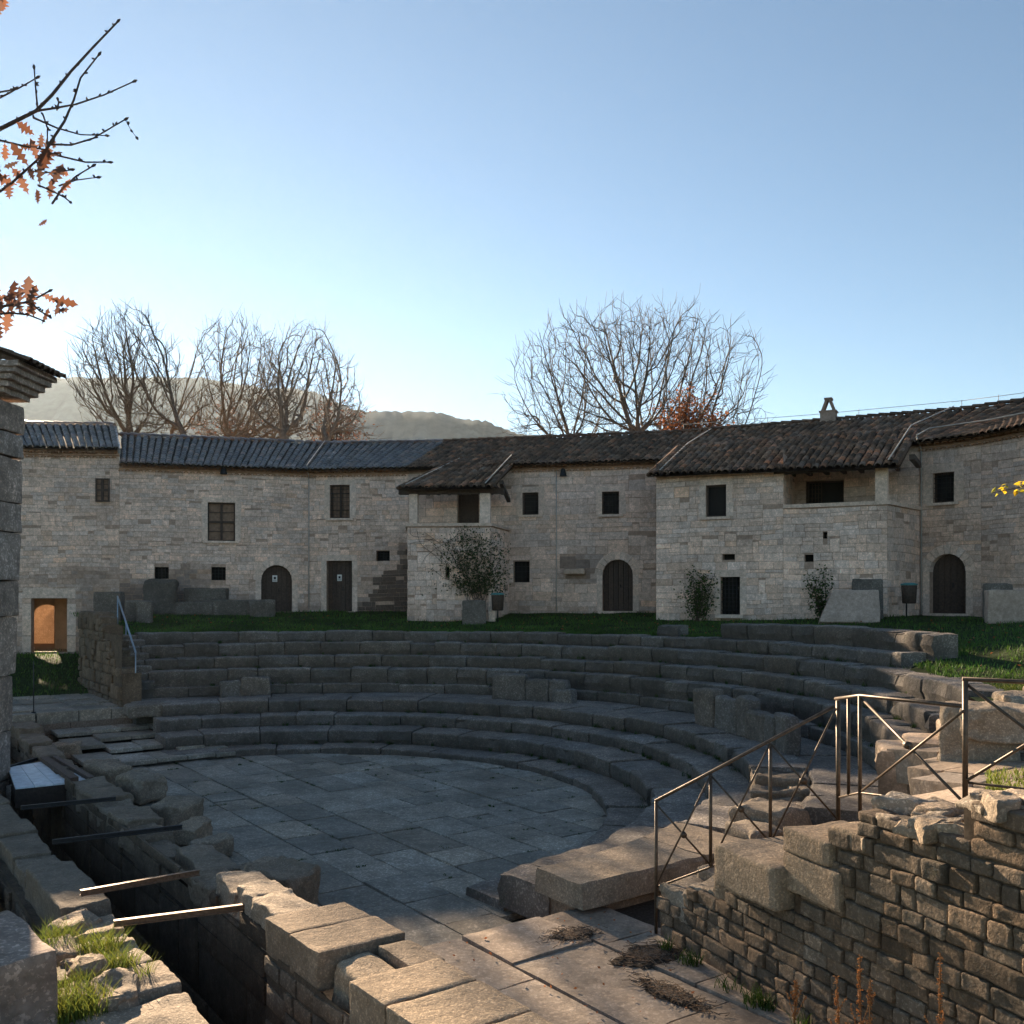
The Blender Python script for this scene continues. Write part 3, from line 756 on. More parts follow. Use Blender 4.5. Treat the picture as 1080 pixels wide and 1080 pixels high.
for i in range(7): z = ew[2]+(ew[3]-ew[2])*i/6; q.tube([pE.p(t0, z, -.02), pE.p(t1, z, -.02)], .012, 4, (.6, .5, .45))
q.build('open_grille', M['iron'], hE)
rE = roof_part(hE, (4,), EAVE, RIDGE, lambda a, b: tint(.5, .16, 1.35))
q = MB()
ea = pF.p(pF.sx(688), 0, .45); eb = pF.p(pF.L+.35, 0, .45)
zA, zB = pz(500, ea.y), pz(489.5, eb.y)
ra, rb = pE.p(.35, EAVE+.72, -1.6), pE.p(pE.L-.2, EAVE+.72, -1.6)
tiles(q, Vector((ea.x, ea.y, zA)), Vector((eb.x, eb.y, zB)), ra, rb, cf=lambda a, b: tint(.5, .16, 1.4), lift=.02)
q.quad(Vector((ea.x, ea.y, zA-.1)), Vector((eb.x, eb.y, zB-.1)), rb-Z3*.22, ra-Z3*.22, (.4, .35, .3))
for s, t in ((Vector((ea.x, ea.y, zA)), ra), (Vector((eb.x, eb.y, zB)), rb)): q.tube([s-Z3*.03, t-Z3*.03], .08, 6, (.9, .8, .7))
q.build('roof', M['tile'], hE)['label'] = 'loggia roof of brown lichened tiles'
cable(hE, [Vector((ea.x+.4, ea.y, zA+.14)), ra+Vector((.4, 0, .14)), rg(4, RIDGE+.15)+Vector((1.2, -.4, 0))], .022)
cable(hE, [Vector((eb.x-.3, eb.y, zB+.14)), rb+Vector((-.2, 0, .14)), rg(5, RIDGE+.15)+Vector((-.3, 0, 0))], .022)
# chimney with two leaning tiles
cp = rg(4, 0).lerp(rg(5, 0), .62); cx = P3(874, 440, 40).x/40
cd_ = 0
ra_, rb_ = rg(4, RIDGE), rg(5, RIDGE)
k = (874-540)/F; f_ = (k*ra_.y-ra_.x)/((rb_.x-ra_.x)-k*(rb_.y-ra_.y)); cp = ra_.lerp(rb_, f_)
dx = (rb_-ra_).normalized(); dy = Vector((-dx.y, dx.x, 0))
q = MB(); q.box(cp+Z3*.14, dx*.30, dy*.26, Z3*.2, (.5, .5, .5)); q.box(cp+Z3*.36, dx*.34, dy*.3, Z3*.03, (.5, .48, .45))
for s in (-1, 1):
    a, b = cp+dx*(s*.23)+Z3*.38, cp+dx*(s*.05)+Z3*.86
    t_ = (b-a); nn = t_.cross(dy).normalized()
    q.box((a+b)/2, t_/2, dy*.2, nn*.05, (.4, .36, .33))
q.box(cp+Z3*.88, dx*.15, dy*.2, Z3*.04, (.4, .36, .33))
q.build('chimney', M['facade'], rE)

# ---- last house, right
hF = thing('stone_house', (K[6].x, K[6].y, ZG), 'stone house at the right with an arched doorway and one barred window', 'house', 'stone houses around the theatre')
pG, pH = Panel(K[5], K[6], 1.5, EAVE), Panel(K[6], K[7], 1.5, EAVE)
gw = pG.rect(984, 498.5, 1006.5, 530); gd = pG.rect(980.5, 584, 1019, 647)
pG.ops = [gw, gd]
mb = MB()
for pn in (pG, pH):
    backing(mb, pn.a, pn.D, pn.N, pn.L, 1.5, EAVE, pn.ops)
    course_stones(mb, pn.a, pn.D, pn.N, pn.L, 2.8, EAVE-.2, pn.ops, ch=(.11, .26), ln=(.2, .65), cf=facecol([], (3.2, 4.2), base=.93, cool=-.02))
house_shell(mb, 5, 7, 9.1)
e7 = rg(7, 0, 10.9)
mb.quad(Vector((K[7].x, K[7].y, 1.5)), Vector((e7.x, e7.y, 1.5)), Vector((e7.x, e7.y, 9)), Vector((K[7].x, K[7].y, 9)), (.8, .8, .8))
mb.build('wall', M['facade'], hF)
window(pG, hF, gw, 'grille', sill=True, surround=.3)
door(pG, hF, gd, True)
roof_part(hF, (5, 6), EAVE, RIDGE, lambda a, b: tint(.5, .14, 1.3))
mb = MB()
for i, pn in ((5, pG), (6, pH)): eave_cornice(mb, Vector((K[i].x, K[i].y, EAVE)), Vector((K[i+1].x, K[i+1].y, EAVE)), pn.N, EAVE-.02)
mb.build('eave_cornice', M['eave'], hF)
t = pG.sx(972.5); cable(hF, [pG.p(t, 3.5, .06), pG.p(t, 9.0, .06), ev(5, EAVE+.15)], .028, 'downpipe')
cable(hF, [ev(5, EAVE+.2), ev(5, EAVE+.15).lerp(rg(5, RIDGE+.15), .25), ev(6, EAVE+.3).lerp(rg(6, RIDGE+.2), .12), ev(7, EAVE+.3).lerp(rg(7, RIDGE+.2), .1)], .025)
q = MB()
for i in (4, 5, 6):
    a, b = rg(i, RIDGE+.36), rg(i+1, RIDGE+.36)
    q.tube([a, (a+b)/2-Z3*.05, b], .012, 4)
    for f_ in (0, .33, .66): p = a.lerp(b, f_); q.tube([p-Z3*.32, p+Z3*.02], .012, 4)
q.build('lightning_wire', M['cable'], hF)

# ------------------------------------------------------------------ theatre seating
RR = {'R0': 6.48, 'R1': 7.26, 'R2': 8.24, 'R3': 8.98, 'U1': 11.1, 'U2': 11.27, 'U3': 11.77, 'U4': 12.3, 'U5': 12.85, 'U6': 13.35}
ZZ = {'R0': .16, 'R1': .52, 'R2': .80, 'R3': 1.136, 'U1': 1.40, 'U2': 1.876, 'U3': 2.224, 'U4': 2.61, 'U5': 2.944, 'U6': 3.37}
theatre = thing('theatre_seating', (CX, CY, 0), 'curved tiers of weathered grey stone seats around the paved orchestra', 'seating')
def ring(mb, r0, r1, z0, z1, th0, th1, bl=(.7, 1.7), amp=.022, jr=.034, jz=.030, base=1., seg=.10, missing=0., bev=.045):
    th = th1
    t_end = th0
    while th > t_end:
        L = R.uniform(*bl); dth = math.degrees(L/r0); tb = max(th-dth, t_end)
        if tb-t_end < math.degrees(.35/r0): tb = t_end
        if R.random() < missing: th = tb; continue
        g = math.degrees(.013/r0)
        a0, a1 = th-g, tb+g
        n = max(2, int(math.radians(a0-a1)*r0/seg))
        dr, dz = R.uniform(-jr, jr), R.uniform(-jz, jz); so = R.uniform(0, 50)
        tl = R.uniform(-.012, .012)
        hv = min(.4, z1-z0); prof = [(r0+.05, z0), (r0+.05, z1-hv*.98), (r0+.03, z1-hv*.8), (r0-.0, z1-hv*.62), (r0, z1-bev*1.3), (r0+bev*.18, z1-bev*.6), (r0+bev*.6, z1-bev*.2), (r0+bev*1.6, z1)]
        m = max(2, int((r1-r0)/.22))
        prof += [(r0+bev*1.6+(r1-r0-bev*1.6)*k/m, z1) for k in range(1, m+1)] + [(r1, z0)]
        ca = tint(.26, .05, base); col = []; chip = R.random() < .45; cpos = R.random()
        vs = []; np_ = len(prof)
        for i in range(n+1):
            f = i/n; t = rad(a0+(a1-a0)*f)
            en = min(f, 1-f)*n
            for k, (r, z) in enumerate(prof):
                p = Vector((CX+(r+dr)*math.cos(t), CY+(r+dr)*math.sin(t), z+dz+tl*(f-.5)))
                w = nz(p, 2.2, so)*amp*1.2+nz(p, 6., so)*amp
                dd = 0.
                if 1 <= k <= 7: dd = w
                if 4 <= k <= 6 and chip: dd += .09*max(0, 1-abs(f-cpos)*n*.22)
                if en < 1 and 1 <= k <= 6: dd += .018
                p.x += dd*math.cos(t); p.y += dd*math.sin(t)
                if k >= 3 and k < np_-1: p.z += nz(p, 3., so+9)*amp*.7 - (.012 if en < 1 else 0) - (.05*max(0, 1-abs(f-cpos)*n*.22) if chip and k in (5, 6, 7) else 0)
                vs.append(p); kk = (.5, .5, .52, .6, .66, .85, 1.15, 1.35)[k] if k < 8 else 1.35; col.append((ca[0]*kk, ca[1]*kk, ca[2]*kk))  # sky-lit treads and shaded risers are painted into the vertex colours
        fs = []
        for i in range(n):
            for k in range(np_-1):
                fs.append((i*np_+k, i*np_+k+1, (i+1)*np_+k+1, (i+1)*np_+k))
        fs.append(tuple(range(np_-1, -1, -1))); fs.append(tuple(n*np_+k for k in range(np_)))
        mb.add(vs, fs, col, True)
        th = tb
def row(mb, name, lab=None, mat='seat'):
    o = mb.build(name, M[mat], theatre)
    if lab: o['label'] = lab
    return o
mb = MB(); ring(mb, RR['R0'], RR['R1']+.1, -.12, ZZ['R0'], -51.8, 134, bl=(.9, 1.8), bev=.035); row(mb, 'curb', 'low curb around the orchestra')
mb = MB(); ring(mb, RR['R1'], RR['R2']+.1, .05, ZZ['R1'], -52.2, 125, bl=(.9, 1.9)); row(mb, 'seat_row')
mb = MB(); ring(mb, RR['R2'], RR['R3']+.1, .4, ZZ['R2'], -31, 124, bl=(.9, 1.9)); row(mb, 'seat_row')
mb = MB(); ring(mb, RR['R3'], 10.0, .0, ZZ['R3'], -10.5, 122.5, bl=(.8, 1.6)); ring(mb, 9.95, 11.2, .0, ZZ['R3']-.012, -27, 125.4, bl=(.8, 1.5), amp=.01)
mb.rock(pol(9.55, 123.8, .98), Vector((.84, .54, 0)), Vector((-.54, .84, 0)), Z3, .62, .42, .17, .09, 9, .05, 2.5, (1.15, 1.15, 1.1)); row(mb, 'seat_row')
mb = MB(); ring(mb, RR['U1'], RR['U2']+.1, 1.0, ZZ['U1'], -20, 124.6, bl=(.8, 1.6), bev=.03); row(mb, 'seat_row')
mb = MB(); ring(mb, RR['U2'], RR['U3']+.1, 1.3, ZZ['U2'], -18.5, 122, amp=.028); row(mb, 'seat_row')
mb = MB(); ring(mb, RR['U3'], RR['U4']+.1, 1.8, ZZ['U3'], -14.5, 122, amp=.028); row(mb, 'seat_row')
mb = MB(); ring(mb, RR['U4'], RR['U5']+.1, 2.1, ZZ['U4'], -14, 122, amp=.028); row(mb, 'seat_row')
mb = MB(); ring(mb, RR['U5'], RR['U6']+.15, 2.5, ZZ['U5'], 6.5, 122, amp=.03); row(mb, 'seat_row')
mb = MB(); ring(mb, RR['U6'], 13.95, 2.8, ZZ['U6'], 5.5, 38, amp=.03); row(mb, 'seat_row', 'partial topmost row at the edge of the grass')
mb = MB(); ring(mb, RR['U6'], 13.9, 2.8, ZZ['U6']-.12, 44.6, 47.8, bl=(1.2, 1.3), amp=.03); row(mb, 'seat_block', 'single block left of the partial topmost row')
mb = MB()
def core(r0, r1, z0, z1, a0, a1):
    n = 60; vs = []
    for i in range(n+1):
        t = a1+(a0-a1)*i/n; vs += [pol(r0, t, z0), pol(r0, t, z1), pol(r1, t, z1), pol(r1, t, z0)]
    fs = [(i*4+k, i*4+k+1, i*4+5+k, i*4+4+k) for i in range(n) for k in range(3)]
    mb.add(vs, fs+[(3, 2, 1, 0), (n*4, n*4+1, n*4+2, n*4+3)], (.35, .33, .3))
for nm, nx, a0, a1 in (('R0', 'R1', -50, 124), ('R1', 'R2', -50, 124), ('R2', 'R3', -30, 123), ('R3', 'U1', -13, 122), ('U1', 'U2', -19, 122), ('U2', 'U3', -18, 122), ('U3', 'U4', -14, 122), ('U4', 'U5', -13.5, 122), ('U5', 'U6', 7, 122)):
    core(RR[nm]+.1, RR[nx]+(.08 if nm == 'U5' else .5), -.5 if nm[0] == 'R' else .5, ZZ[nm]-.07, a0, a1)
row(mb, 'core')
# stairs at the left end: half steps between the rows
mb = MB()
for (a, b) in (('U2', 'U1'), ('U3', 'U2'), ('U4', 'U3'), ('U5', 'U4')):
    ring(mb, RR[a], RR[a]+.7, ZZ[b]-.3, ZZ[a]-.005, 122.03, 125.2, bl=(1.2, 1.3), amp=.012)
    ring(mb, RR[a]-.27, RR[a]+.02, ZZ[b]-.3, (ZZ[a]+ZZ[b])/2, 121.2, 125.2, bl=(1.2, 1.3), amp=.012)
row(mb, 'stair', 'narrow steps at the left end of the rows')
# broken parapet between lower and upper seats
def parapet(th0, th1, hgt, r=10.1, base=1.):
    mb = MB(); th = th1
    while th > th0:
        w = R.uniform(.5, 1.1); tb = th-math.degrees(w/r); tm_ = (th+tb)/2; t = rad(tm_)
        h = hgt*R.uniform(.8, 1.1)
        mb.rock(pol(r+R.uniform(-.04, .04), tm_, ZZ['R3']+h/2-.03), Vector((-math.sin(t), math.cos(t), 0)), Vector((math.cos(t), math.sin(t), 0)), Z3, w/2, R.uniform(.14, .19), h/2+.03, .07, 8, .05, 2.2, tint(.15, .06, base))
        th = tb
    o = mb.build('parapet', M['seat'], theatre); return o
parapet(0, 11, .70, 9.95)['label'] = 'broken parapet slabs at the right of the gangway'
parapet(11.5, 24, .80, 9.98)['label'] = 'broken parapet slabs beside the upper rows'
parapet(55.6, 66.2, .72, 10.35)['label'] = 'squared parapet blocks at the middle of the gangway'
parapet(53.6, 55.4, .45, 10.35)
parapet(105.5, 112, .55, 10.6)['label'] = 'worn parapet blocks near the left stairs'
# the big slab that ends the lower rows on the right, straight outer edge
mb = MB()
def slab(mb, u0, u1, v0, v1, z0, z1, col, n=10, amp=.015, bev=.03, skew=0.):
    X = (UU*(1)+VV*skew).normalized()
    mb.rock(W((u0+u1)/2, (v0+v1)/2, (z0+z1)/2), X, VV, Z3, (u1-u0)/2, (v1-v0)/2, (z1-z0)/2, bev, n, amp, 2.5, col)
def endslab(mb, v0, v1, z0, z1, col, r0=8.24, u1=9.12):
    n = 14; m = 7; so = R.uniform(0, 40); vs = []
    for lay, z in ((0, z0), (1, z1-.05), (2, z1)):
        for i in range(n+1):
            v = v0+(v1-v0)*i/n
            ua = math.sqrt(max(.01, r0*r0-v*v))
            for k in range(m+1):
                ins = .03 if lay == 2 else 0
                uu = ua+ins+(u1-ins-ua-ins)*k/m
                p = W(uu, v, z)
                on = k in (0, m) or i in (0, n)
                p += UU*(nz(p, 3, so)*.03 if k in (0, m) else 0)+VV*(nz(p, 3, so+4)*.04 if i in (0, n) else 0)+Z3*(nz(p, 4, so+7)*.012 if lay == 2 else 0)
                vs.append(p)
    s = (n+1)*(m+1); fs = []
    for i in range(n):
        for k in range(m): fs.append(tuple(2*s+x for x in (i*(m+1)+k, i*(m+1)+k+1, (i+1)*(m+1)+k+1, (i+1)*(m+1)+k)))
    for lay in (0, s):
        for i in range(n):
            for k in (0, m):
                a, b = i*(m+1)+k, (i+1)*(m+1)+k; f = (lay+a, lay+b, lay+s+b, lay+s+a); fs.append(f if k == m else f[::-1])
        for k in range(m):
            for i in (0, n):
                a, b = i*(m+1)+k, i*(m+1)+k+1; f = (lay+a, lay+b, lay+s+b, lay+s+a); fs.append(f if i == 0 else f[::-1])
    mb.add(vs, fs, col)
mb = MB()
endslab(mb, .17, 2.25, .5, .80, (1.05, 1.03, 1.0)); endslab(mb, 2.27, 3.3, .45, .80, (.98, .95, .92)); endslab(mb, .30, 3.3, .0, .49, (.75, .73, .72), u1=9.0)
row(mb, 'end_slab', 'large flat slab ending the lower rows', 'block')
mb = MB()
for (u, v, hx, hy, z, hz) in ((8.72, 3.66, .34, .30, .70, .22), (8.5, 4.35, .46, .36, .80, .24), (8.75, 5.1, .34, .34, .82, .24)):
    mb.rock(W(u, v, z), (UU+VV*R.uniform(-.2, .2)).normalized(), VV, Z3, hx, hy, hz, .08, 9, .09, 2.6, tint(.12, .04))
for (th, r, z, a, b, c) in ((-12.6, 9.5, .86, .46, .36, .24), (-16.6, 9.45, .80, .42, .34, .17), (-20.5, 9.55, .76, .38, .36, .13), (-14.5, 9.9, .78, .3, .5, .2)):
    t = rad(th); mb.rock(pol(r, th, z), Vector((math.cos(t), math.sin(t), 0)), Vector((-math.sin(t), math.cos(t), 0)), Z3, a, b, c, .04, 16, .08, 2.6, tint(.1, .05, .7))
row(mb, 'broken_blocks', 'broken block ends beside the passage', 'block')

# ------------------------------------------------------------------ paving
JO = []
def paving(mb, u0, u1, v0, v1, z, wr=(.6, 1.0), lr=(.8, 1.7), gap=.024, keep=None, jz=.014, base=1., th=.10, dirs=(UU, VV, None), zf=None, n=4, grad=(0, 0)):
    a, b, o = dirs
    o = W(0, 0, 0) if o is None else o
    v = v0
    while v < v1-.05:
        h = R.uniform(*wr)
        if v1-(v+h) < wr[0]*.6: h = v1-v
        u = u0-R.uniform(0, lr[0])
        while u < u1:
            L = R.uniform(*lr); ua, ub = max(u, u0), min(u+L, u1)
            if ub-ua > .12:
                c = o+a*((ua+ub)/2)+b*(v+h/2)
                if keep is None or keep(c):
                    zz = (zf(c) if zf else z)+R.uniform(-jz, jz)
                    g = gap*R.uniform(.5, 1.6)
                    c.z = zz-th/2
                    X = (a+Z3*(grad[0]+R.uniform(-.008, .008))).normalized(); Y = (b+Z3*(grad[1]+R.uniform(-.008, .008))).normalized()
                    mb.rock(c, X, Y, X.cross(Y), (ub-ua)/2-g/2, h/2-g/2, th/2, .011, n+3, .010, 2.2, tint(.26, .05, base))
                    JO.append((c+a*((ub-ua)/2), h)); JO.append((c+b*(h/2), ub-ua))
            u += L
        v += h
mb = MB()
def inorch(c): return (c.x-CX)**2+(c.y-CY)**2 < 7.2**2
paving(mb, -7.2, 8.9, -2.35, 6.6, 0., keep=lambda c: inorch(c) or ((Vector((c.x-CX, c.y-CY, 0))).dot(VV) < -.2), wr=(.6, 1.05), lr=(.8, 1.9))
orch = kind(mb.build('orchestra_floor', M['paving']), 'structure')
mb = MB(); mb.add([W(-12, -3.0, -.09), W(9.2, -3.0, -.09), W(9.2, 8, -.09), W(-12, 8, -.09)], [(0, 1, 2, 3)]); kind(mb.build('soil_bed', M['soil']), 'structure')
# left aditus paving and raised landing
mb = MB()
paving(mb, -10.4, -6.2, -2.0, 1.6, .2, wr=(.7, 1.1), lr=(.9, 1.7), zf=lambda c: (.16)+.13*max(0, -7.0-(c-W(0, 0, 0)).dot(UU)))
kind(mb.build('side_passage_paving', M['paving']), 'structure')
mb = MB()
paving(mb, -14.6, -10.45, -3.6, 1.4, 1., wr=(.8, 1.3), lr=(1., 1.8), zf=lambda c: .98+.02*max(0, -10.5-(c-W(0, 0, 0)).dot(UU)), th=.32)
kind(mb.build('landing_paving', M['paving']), 'structure')
mb = MB(); c_ = W(-12.8, -.8, .36); mb.box(c_, UU*2.25, VV*3.3, Z3*.52); c_ = W(-9, .2, -.1); mb.box(c_, UU*2.0, VV*2.4, Z3*.2); o = W(-10.4, 1.5, 0); course_stones(mb, (o.x, o.y), (-VX, -VY), (UX, UY), 4.8, .1, .68, (), ch=(.25, .3), ln=(.6, 1.2), prot=.04, bev=.02, cf=lambda s, z: tint(.2, .05, 3.)); kind(mb.build('landing_fill', M['soil']), 'structure')
# path on the right (sunlit slabs)
mb = MB()
def wallline_v(u): return .42-.22*(u-10.1)
def keep_path(c):
    d = c-W(0, 0, 0); u, v = d.dot(UU), d.dot(VV); return v < wallline_v(u)+.55
spec = [(-2.32, -1.35), (-1.33, -.25), (-.23, .62), (.64, 1.9)]
for (v0, v1) in spec:
    paving(mb, 8.86, 14.5, v0, v1, .45, wr=(v1-v0, v1-v0+.01), lr=(1.1, 2.1), th=.42, jz=.010, n=9, gap=.013, keep=keep_path)
# passage behind the wall end
paving(mb, 9.16, 10.6, 1.95, 5.8, .47, wr=(.6, .9), lr=(.7, 1.4), th=.3, zf=lambda c: .45+.10*max(0, (c-W(0, 0, 0)).dot(VV)-3.), keep=lambda c: True)
kind(mb.build('path', M['path']), 'structure')
mb = MB(); mb.quad(W(8.9, -2.35, .36), W(15, -2.35, .36), W(15, 2, .36), W(8.9, 6, .36)); kind(mb.build('path_bed', M['soil']), 'structure')
# patches of soil and pine needles lying on the path
def patch(px, py, rx, ry, nm, lab):
    c = PG(px, py, .475); mb = MB(); vs = [c+Z3*.004]; n = 36; col = [(1, 1, 1)]
    for k in (1, 2):
        for i in range(n):
            a = 2*math.pi*i/n; f = (.55 if k == 1 else 1.)*(1+.35*nz(Vector((math.cos(a)*1.3, math.sin(a)*1.3, px*.01)), 1.4)+.16*nz(Vector((math.cos(a)*4, math.sin(a)*4, px)), 1.4))
            vs.append(c+UU*(math.cos(a)*rx*f)+VV*(math.sin(a)*ry*f)+Z3*(.002 if k == 1 else -.018))
    fs = [(0, 1+i, 1+(i+1) % n) for i in range(n)]+[(1+i, 1+n+i, 1+n+(i+1) % n, 1+(i+1) % n) for i in range(n)]
    mb.add(vs, fs, (1, 1, 1))
    for i in range(800):
        a = R.uniform(0, 6.28); f = abs(R.gauss(0, .62))
        p = c+UU*(math.cos(a)*rx*f)+VV*(math.sin(a)*ry*f)+Z3*.004; t = R.uniform(0, 6.28); l = R.uniform(.02, .05)
        d = Vector((math.cos(t), math.sin(t), R.uniform(-.05, .06)))*l
        mb.tube([p-d, p+d], .0035, 3, tint(.4, .2, 2.2), cap=False)
    o = kind(mb.build('soil_patch', M['soil']), 'stuff'); tag(o, lab, 'soil'); return o
patch(603, 985, .16, .26, 'a', 'small dark soil patch between path slabs near the end slab')
patch(685, 1006, .24, .40, 'b', 'rounded dark soil patch at the foot of the rubble wall')
patch(708, 1047, .42, .13, 'c', 'long thin soil patch in a path joint nearest the camera')

# ------------------------------------------------------------------ stage trench
# right wall of the trench
tr = thing('trench_wall', W(3, -2.6, -1.3), 'ruined right hand wall of the stage trench with sunlit coping blocks', 'wall')
mb = MB(); o = W(-10.5, -2.95, 0)
backing(mb, (o.x, o.y), UU, -VV, 18.6, -2., .2, (), col=(.7, .7, .7))
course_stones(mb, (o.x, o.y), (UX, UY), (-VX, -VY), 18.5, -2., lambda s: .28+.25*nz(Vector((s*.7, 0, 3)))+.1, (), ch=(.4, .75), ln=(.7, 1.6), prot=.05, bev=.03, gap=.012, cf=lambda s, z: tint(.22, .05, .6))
o = W(8.05, -3.2, 0)
backing(mb, (o.x, o.y), UU, -VV, 6.5, -2., .47, (), col=(.6, .6, .6))
course_stones(mb, (o.x, o.y), (UX, UY), (-VX, -VY), 6.5, -.75, .45, (), ch=(.16, .24), ln=(.2, .42), prot=.05, bev=.03, gap=.014, cf=lambda s, z: tint(.22, .08, 1.15))
course_stones(mb, (o.x, o.y), (UX, UY), (-VX, -VY), 6.5, -2., -.76, (), ch=(.55, .59), ln=(.9, 1.5), prot=.09, bev=.03, gap=.012, cf=lambda s, z: tint(.15, .05, .8))
mb.quad(W(8.05, -3.2, -1.35), W(8.05, -2.9, -1.35), W(8.05, -2.9, .5), W(8.05, -3.2, .5), (.8, .8, .8))
mb.build('wall_face', M['rubble'], tr)
mb = MB()
cb = [(8.02, 8.62, .80, -3.2, 0), (8.64, 9.28, .805, -3.2, 0), (9.30, 9.98, .70, -3.05, .1), (10.0, 10.62, .80, -3.22, 0), (10.64, 11.4, .80, -3.2, 0), (11.42, 12.3, .81, -3.2, 0), (12.32, 13.2, .8, -3.2, 0)]
for i, (u0, u1, z, v0, r) in enumerate(cb):
    if i == 2:
        slab(mb, u0, u1, v0, -2.62, .30, z, (1.25, 1.2, 1.1), 10, .04, .06, .06); slab(mb, u0+.05, u1+.03, -2.60, -2.24, .30, .77, (.8, .77, .74), 8, .02, .03, .04)
    else: slab(mb, u0, u1, v0, -2.27+R.uniform(-.03, .03), .42, z, ((.86, .80, .74), (.84, .79, .74), 1, (1.15, 1.08, .98), (1.2, 1.14, 1.04), (1.1, 1.05, .96), (1, 1, 1))[i], 12, .014, .025, .03)
mb.build('coping', M['block'], tr)
mb = MB()
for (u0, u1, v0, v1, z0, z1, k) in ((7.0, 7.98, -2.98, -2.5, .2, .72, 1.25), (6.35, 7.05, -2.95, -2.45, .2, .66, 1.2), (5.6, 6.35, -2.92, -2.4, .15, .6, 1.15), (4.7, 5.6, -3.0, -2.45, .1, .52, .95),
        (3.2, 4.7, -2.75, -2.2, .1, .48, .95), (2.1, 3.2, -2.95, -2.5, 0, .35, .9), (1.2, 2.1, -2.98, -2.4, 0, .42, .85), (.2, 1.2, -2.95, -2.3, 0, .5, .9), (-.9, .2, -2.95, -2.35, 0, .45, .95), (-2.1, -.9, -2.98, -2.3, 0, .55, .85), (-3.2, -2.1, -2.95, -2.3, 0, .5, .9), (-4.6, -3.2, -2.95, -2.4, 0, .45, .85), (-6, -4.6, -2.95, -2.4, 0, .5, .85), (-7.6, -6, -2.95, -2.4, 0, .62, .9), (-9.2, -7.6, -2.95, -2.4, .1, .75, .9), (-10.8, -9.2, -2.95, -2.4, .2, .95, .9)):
    slab(mb, u0, u1, v0, v1, z0, z1*(.82 if u1 < 5.7 else 1.), tint(.08, .04, k*(.68 if u1 < 5.7 else 1.)), 16, .055, .035, R.uniform(-.06, .06))  # farther caps get a darker tint standing in for the shade on them
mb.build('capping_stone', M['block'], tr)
for (u, v, h, k) in ((5.4, -1.95, .34, .7), (4.6, -2.0, .26, .75), (2.6, -1.95, .22, .8), (1.6, -1.95, .24, .85), (.1, -1.75, .3, .8), (-2.3, -1.75, .36, .85), (-4.4, -1.9, .33, .8), (-8.2, -2., .3, .8)):
    mb = MB(); a = R.uniform(0, 3); X = Vector((math.cos(a), math.sin(a), .1)).normalized(); Y = Z3.cross(X).normalized()
    mb.rock(W(u, v, h*.75), X, Y, X.cross(Y), h*R.uniform(1., 1.4), h*R.uniform(.8, 1.1), h*.7, h*.2, 14, h*.26, 2.4/h*.3, tint(.1, .05, k))
    o = mb.build('fallen_block', M['block'])
    tag(o, {5.4: 'large dark rounded block beside the sunlit capping stones', 4.6: 'fallen block directly behind the large dark rounded one', 2.6: 'fallen block beside the trench end of the second dark bar', 1.6: 'fallen block just beyond the second dark bar at the orchestra edge', .1: 'fallen block midway between the two dark bars at the orchestra edge', -2.3: 'fallen block with a rough top near the white boards, orchestra side', -4.4: 'fallen block between the white boards and the left seat ends', -8.2: 'farthest fallen block, close to the raised landing'}.get(u, 'grey fallen block lying along the trench and orchestra edge'), 'stone block', 'fallen blocks along the trench')
# left wall of the trench
tl_ = thing('trench_wall', W(4, -4.6, -1.3), 'low left hand wall of the stage trench, long capping slabs in a line', 'wall')
mb = MB(); o = W(14, -4.2, 0)
backing(mb, (o.x, o.y), -UU, VV, 25, -2., .1, (), col=(.7, .7, .7))
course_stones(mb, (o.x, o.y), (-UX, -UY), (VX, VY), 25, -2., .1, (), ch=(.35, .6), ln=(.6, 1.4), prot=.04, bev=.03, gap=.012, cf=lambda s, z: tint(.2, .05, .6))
o = W(-11, -4.82, 0)
backing(mb, (o.x, o.y), UU, -VV, 25, -2., .1, (), col=(.6, .6, .6))
course_stones(mb, (o.x, o.y), (UX, UY), (-VX, -VY), 18, -1.35, .05, (), ch=(.25, .5), ln=(.4, 1.), prot=.06, bev=.03, gap=.015, cf=lambda s, z: tint(.25, .05, .75))
mb.quad(W(-11, -4.82, .08), W(14, -4.82, .08), W(14, -4.2, .08), W(-11, -4.2, .08), (.6, .6, .6))
mb.build('wall_face', M['rubble'], tl_)
mb = MB()
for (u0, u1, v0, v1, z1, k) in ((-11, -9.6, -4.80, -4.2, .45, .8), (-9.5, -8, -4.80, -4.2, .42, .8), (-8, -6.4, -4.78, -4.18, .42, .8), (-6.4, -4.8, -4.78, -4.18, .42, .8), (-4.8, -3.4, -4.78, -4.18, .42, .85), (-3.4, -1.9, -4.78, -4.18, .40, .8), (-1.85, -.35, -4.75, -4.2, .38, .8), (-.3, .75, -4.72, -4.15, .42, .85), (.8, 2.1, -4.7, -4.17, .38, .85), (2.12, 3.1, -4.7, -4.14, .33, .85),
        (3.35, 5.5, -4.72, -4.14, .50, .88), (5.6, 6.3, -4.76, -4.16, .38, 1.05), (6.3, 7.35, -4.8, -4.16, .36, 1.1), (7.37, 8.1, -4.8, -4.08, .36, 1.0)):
    slab(mb, u0, u1, v0, v1, 0., z1-(.03 if u1 < 3.2 else 0), tint(.06, .04, k*(.7 if u1 < 5.6 else 1.)), 16, .035, .03, R.uniform(-.03, .03))  # shade over the farther slabs is put into their colour
for (u0, u1, v0, v1, z1, k) in ((8.2, 9.6, -5.3, -4.1, .30, 1.1), (9.62, 11.4, -5.2, -4.1, .31, 1.1), (9.7, 11.6, -6.6, -5.25, .28, 1.05), (11.45, 13, -6.2, -4.2, .32, 1.)):
    slab(mb, u0, u1, v0, v1, -.1, z1, tint(.06, .04, k), 18, .035, .03, R.uniform(-.03, .03))
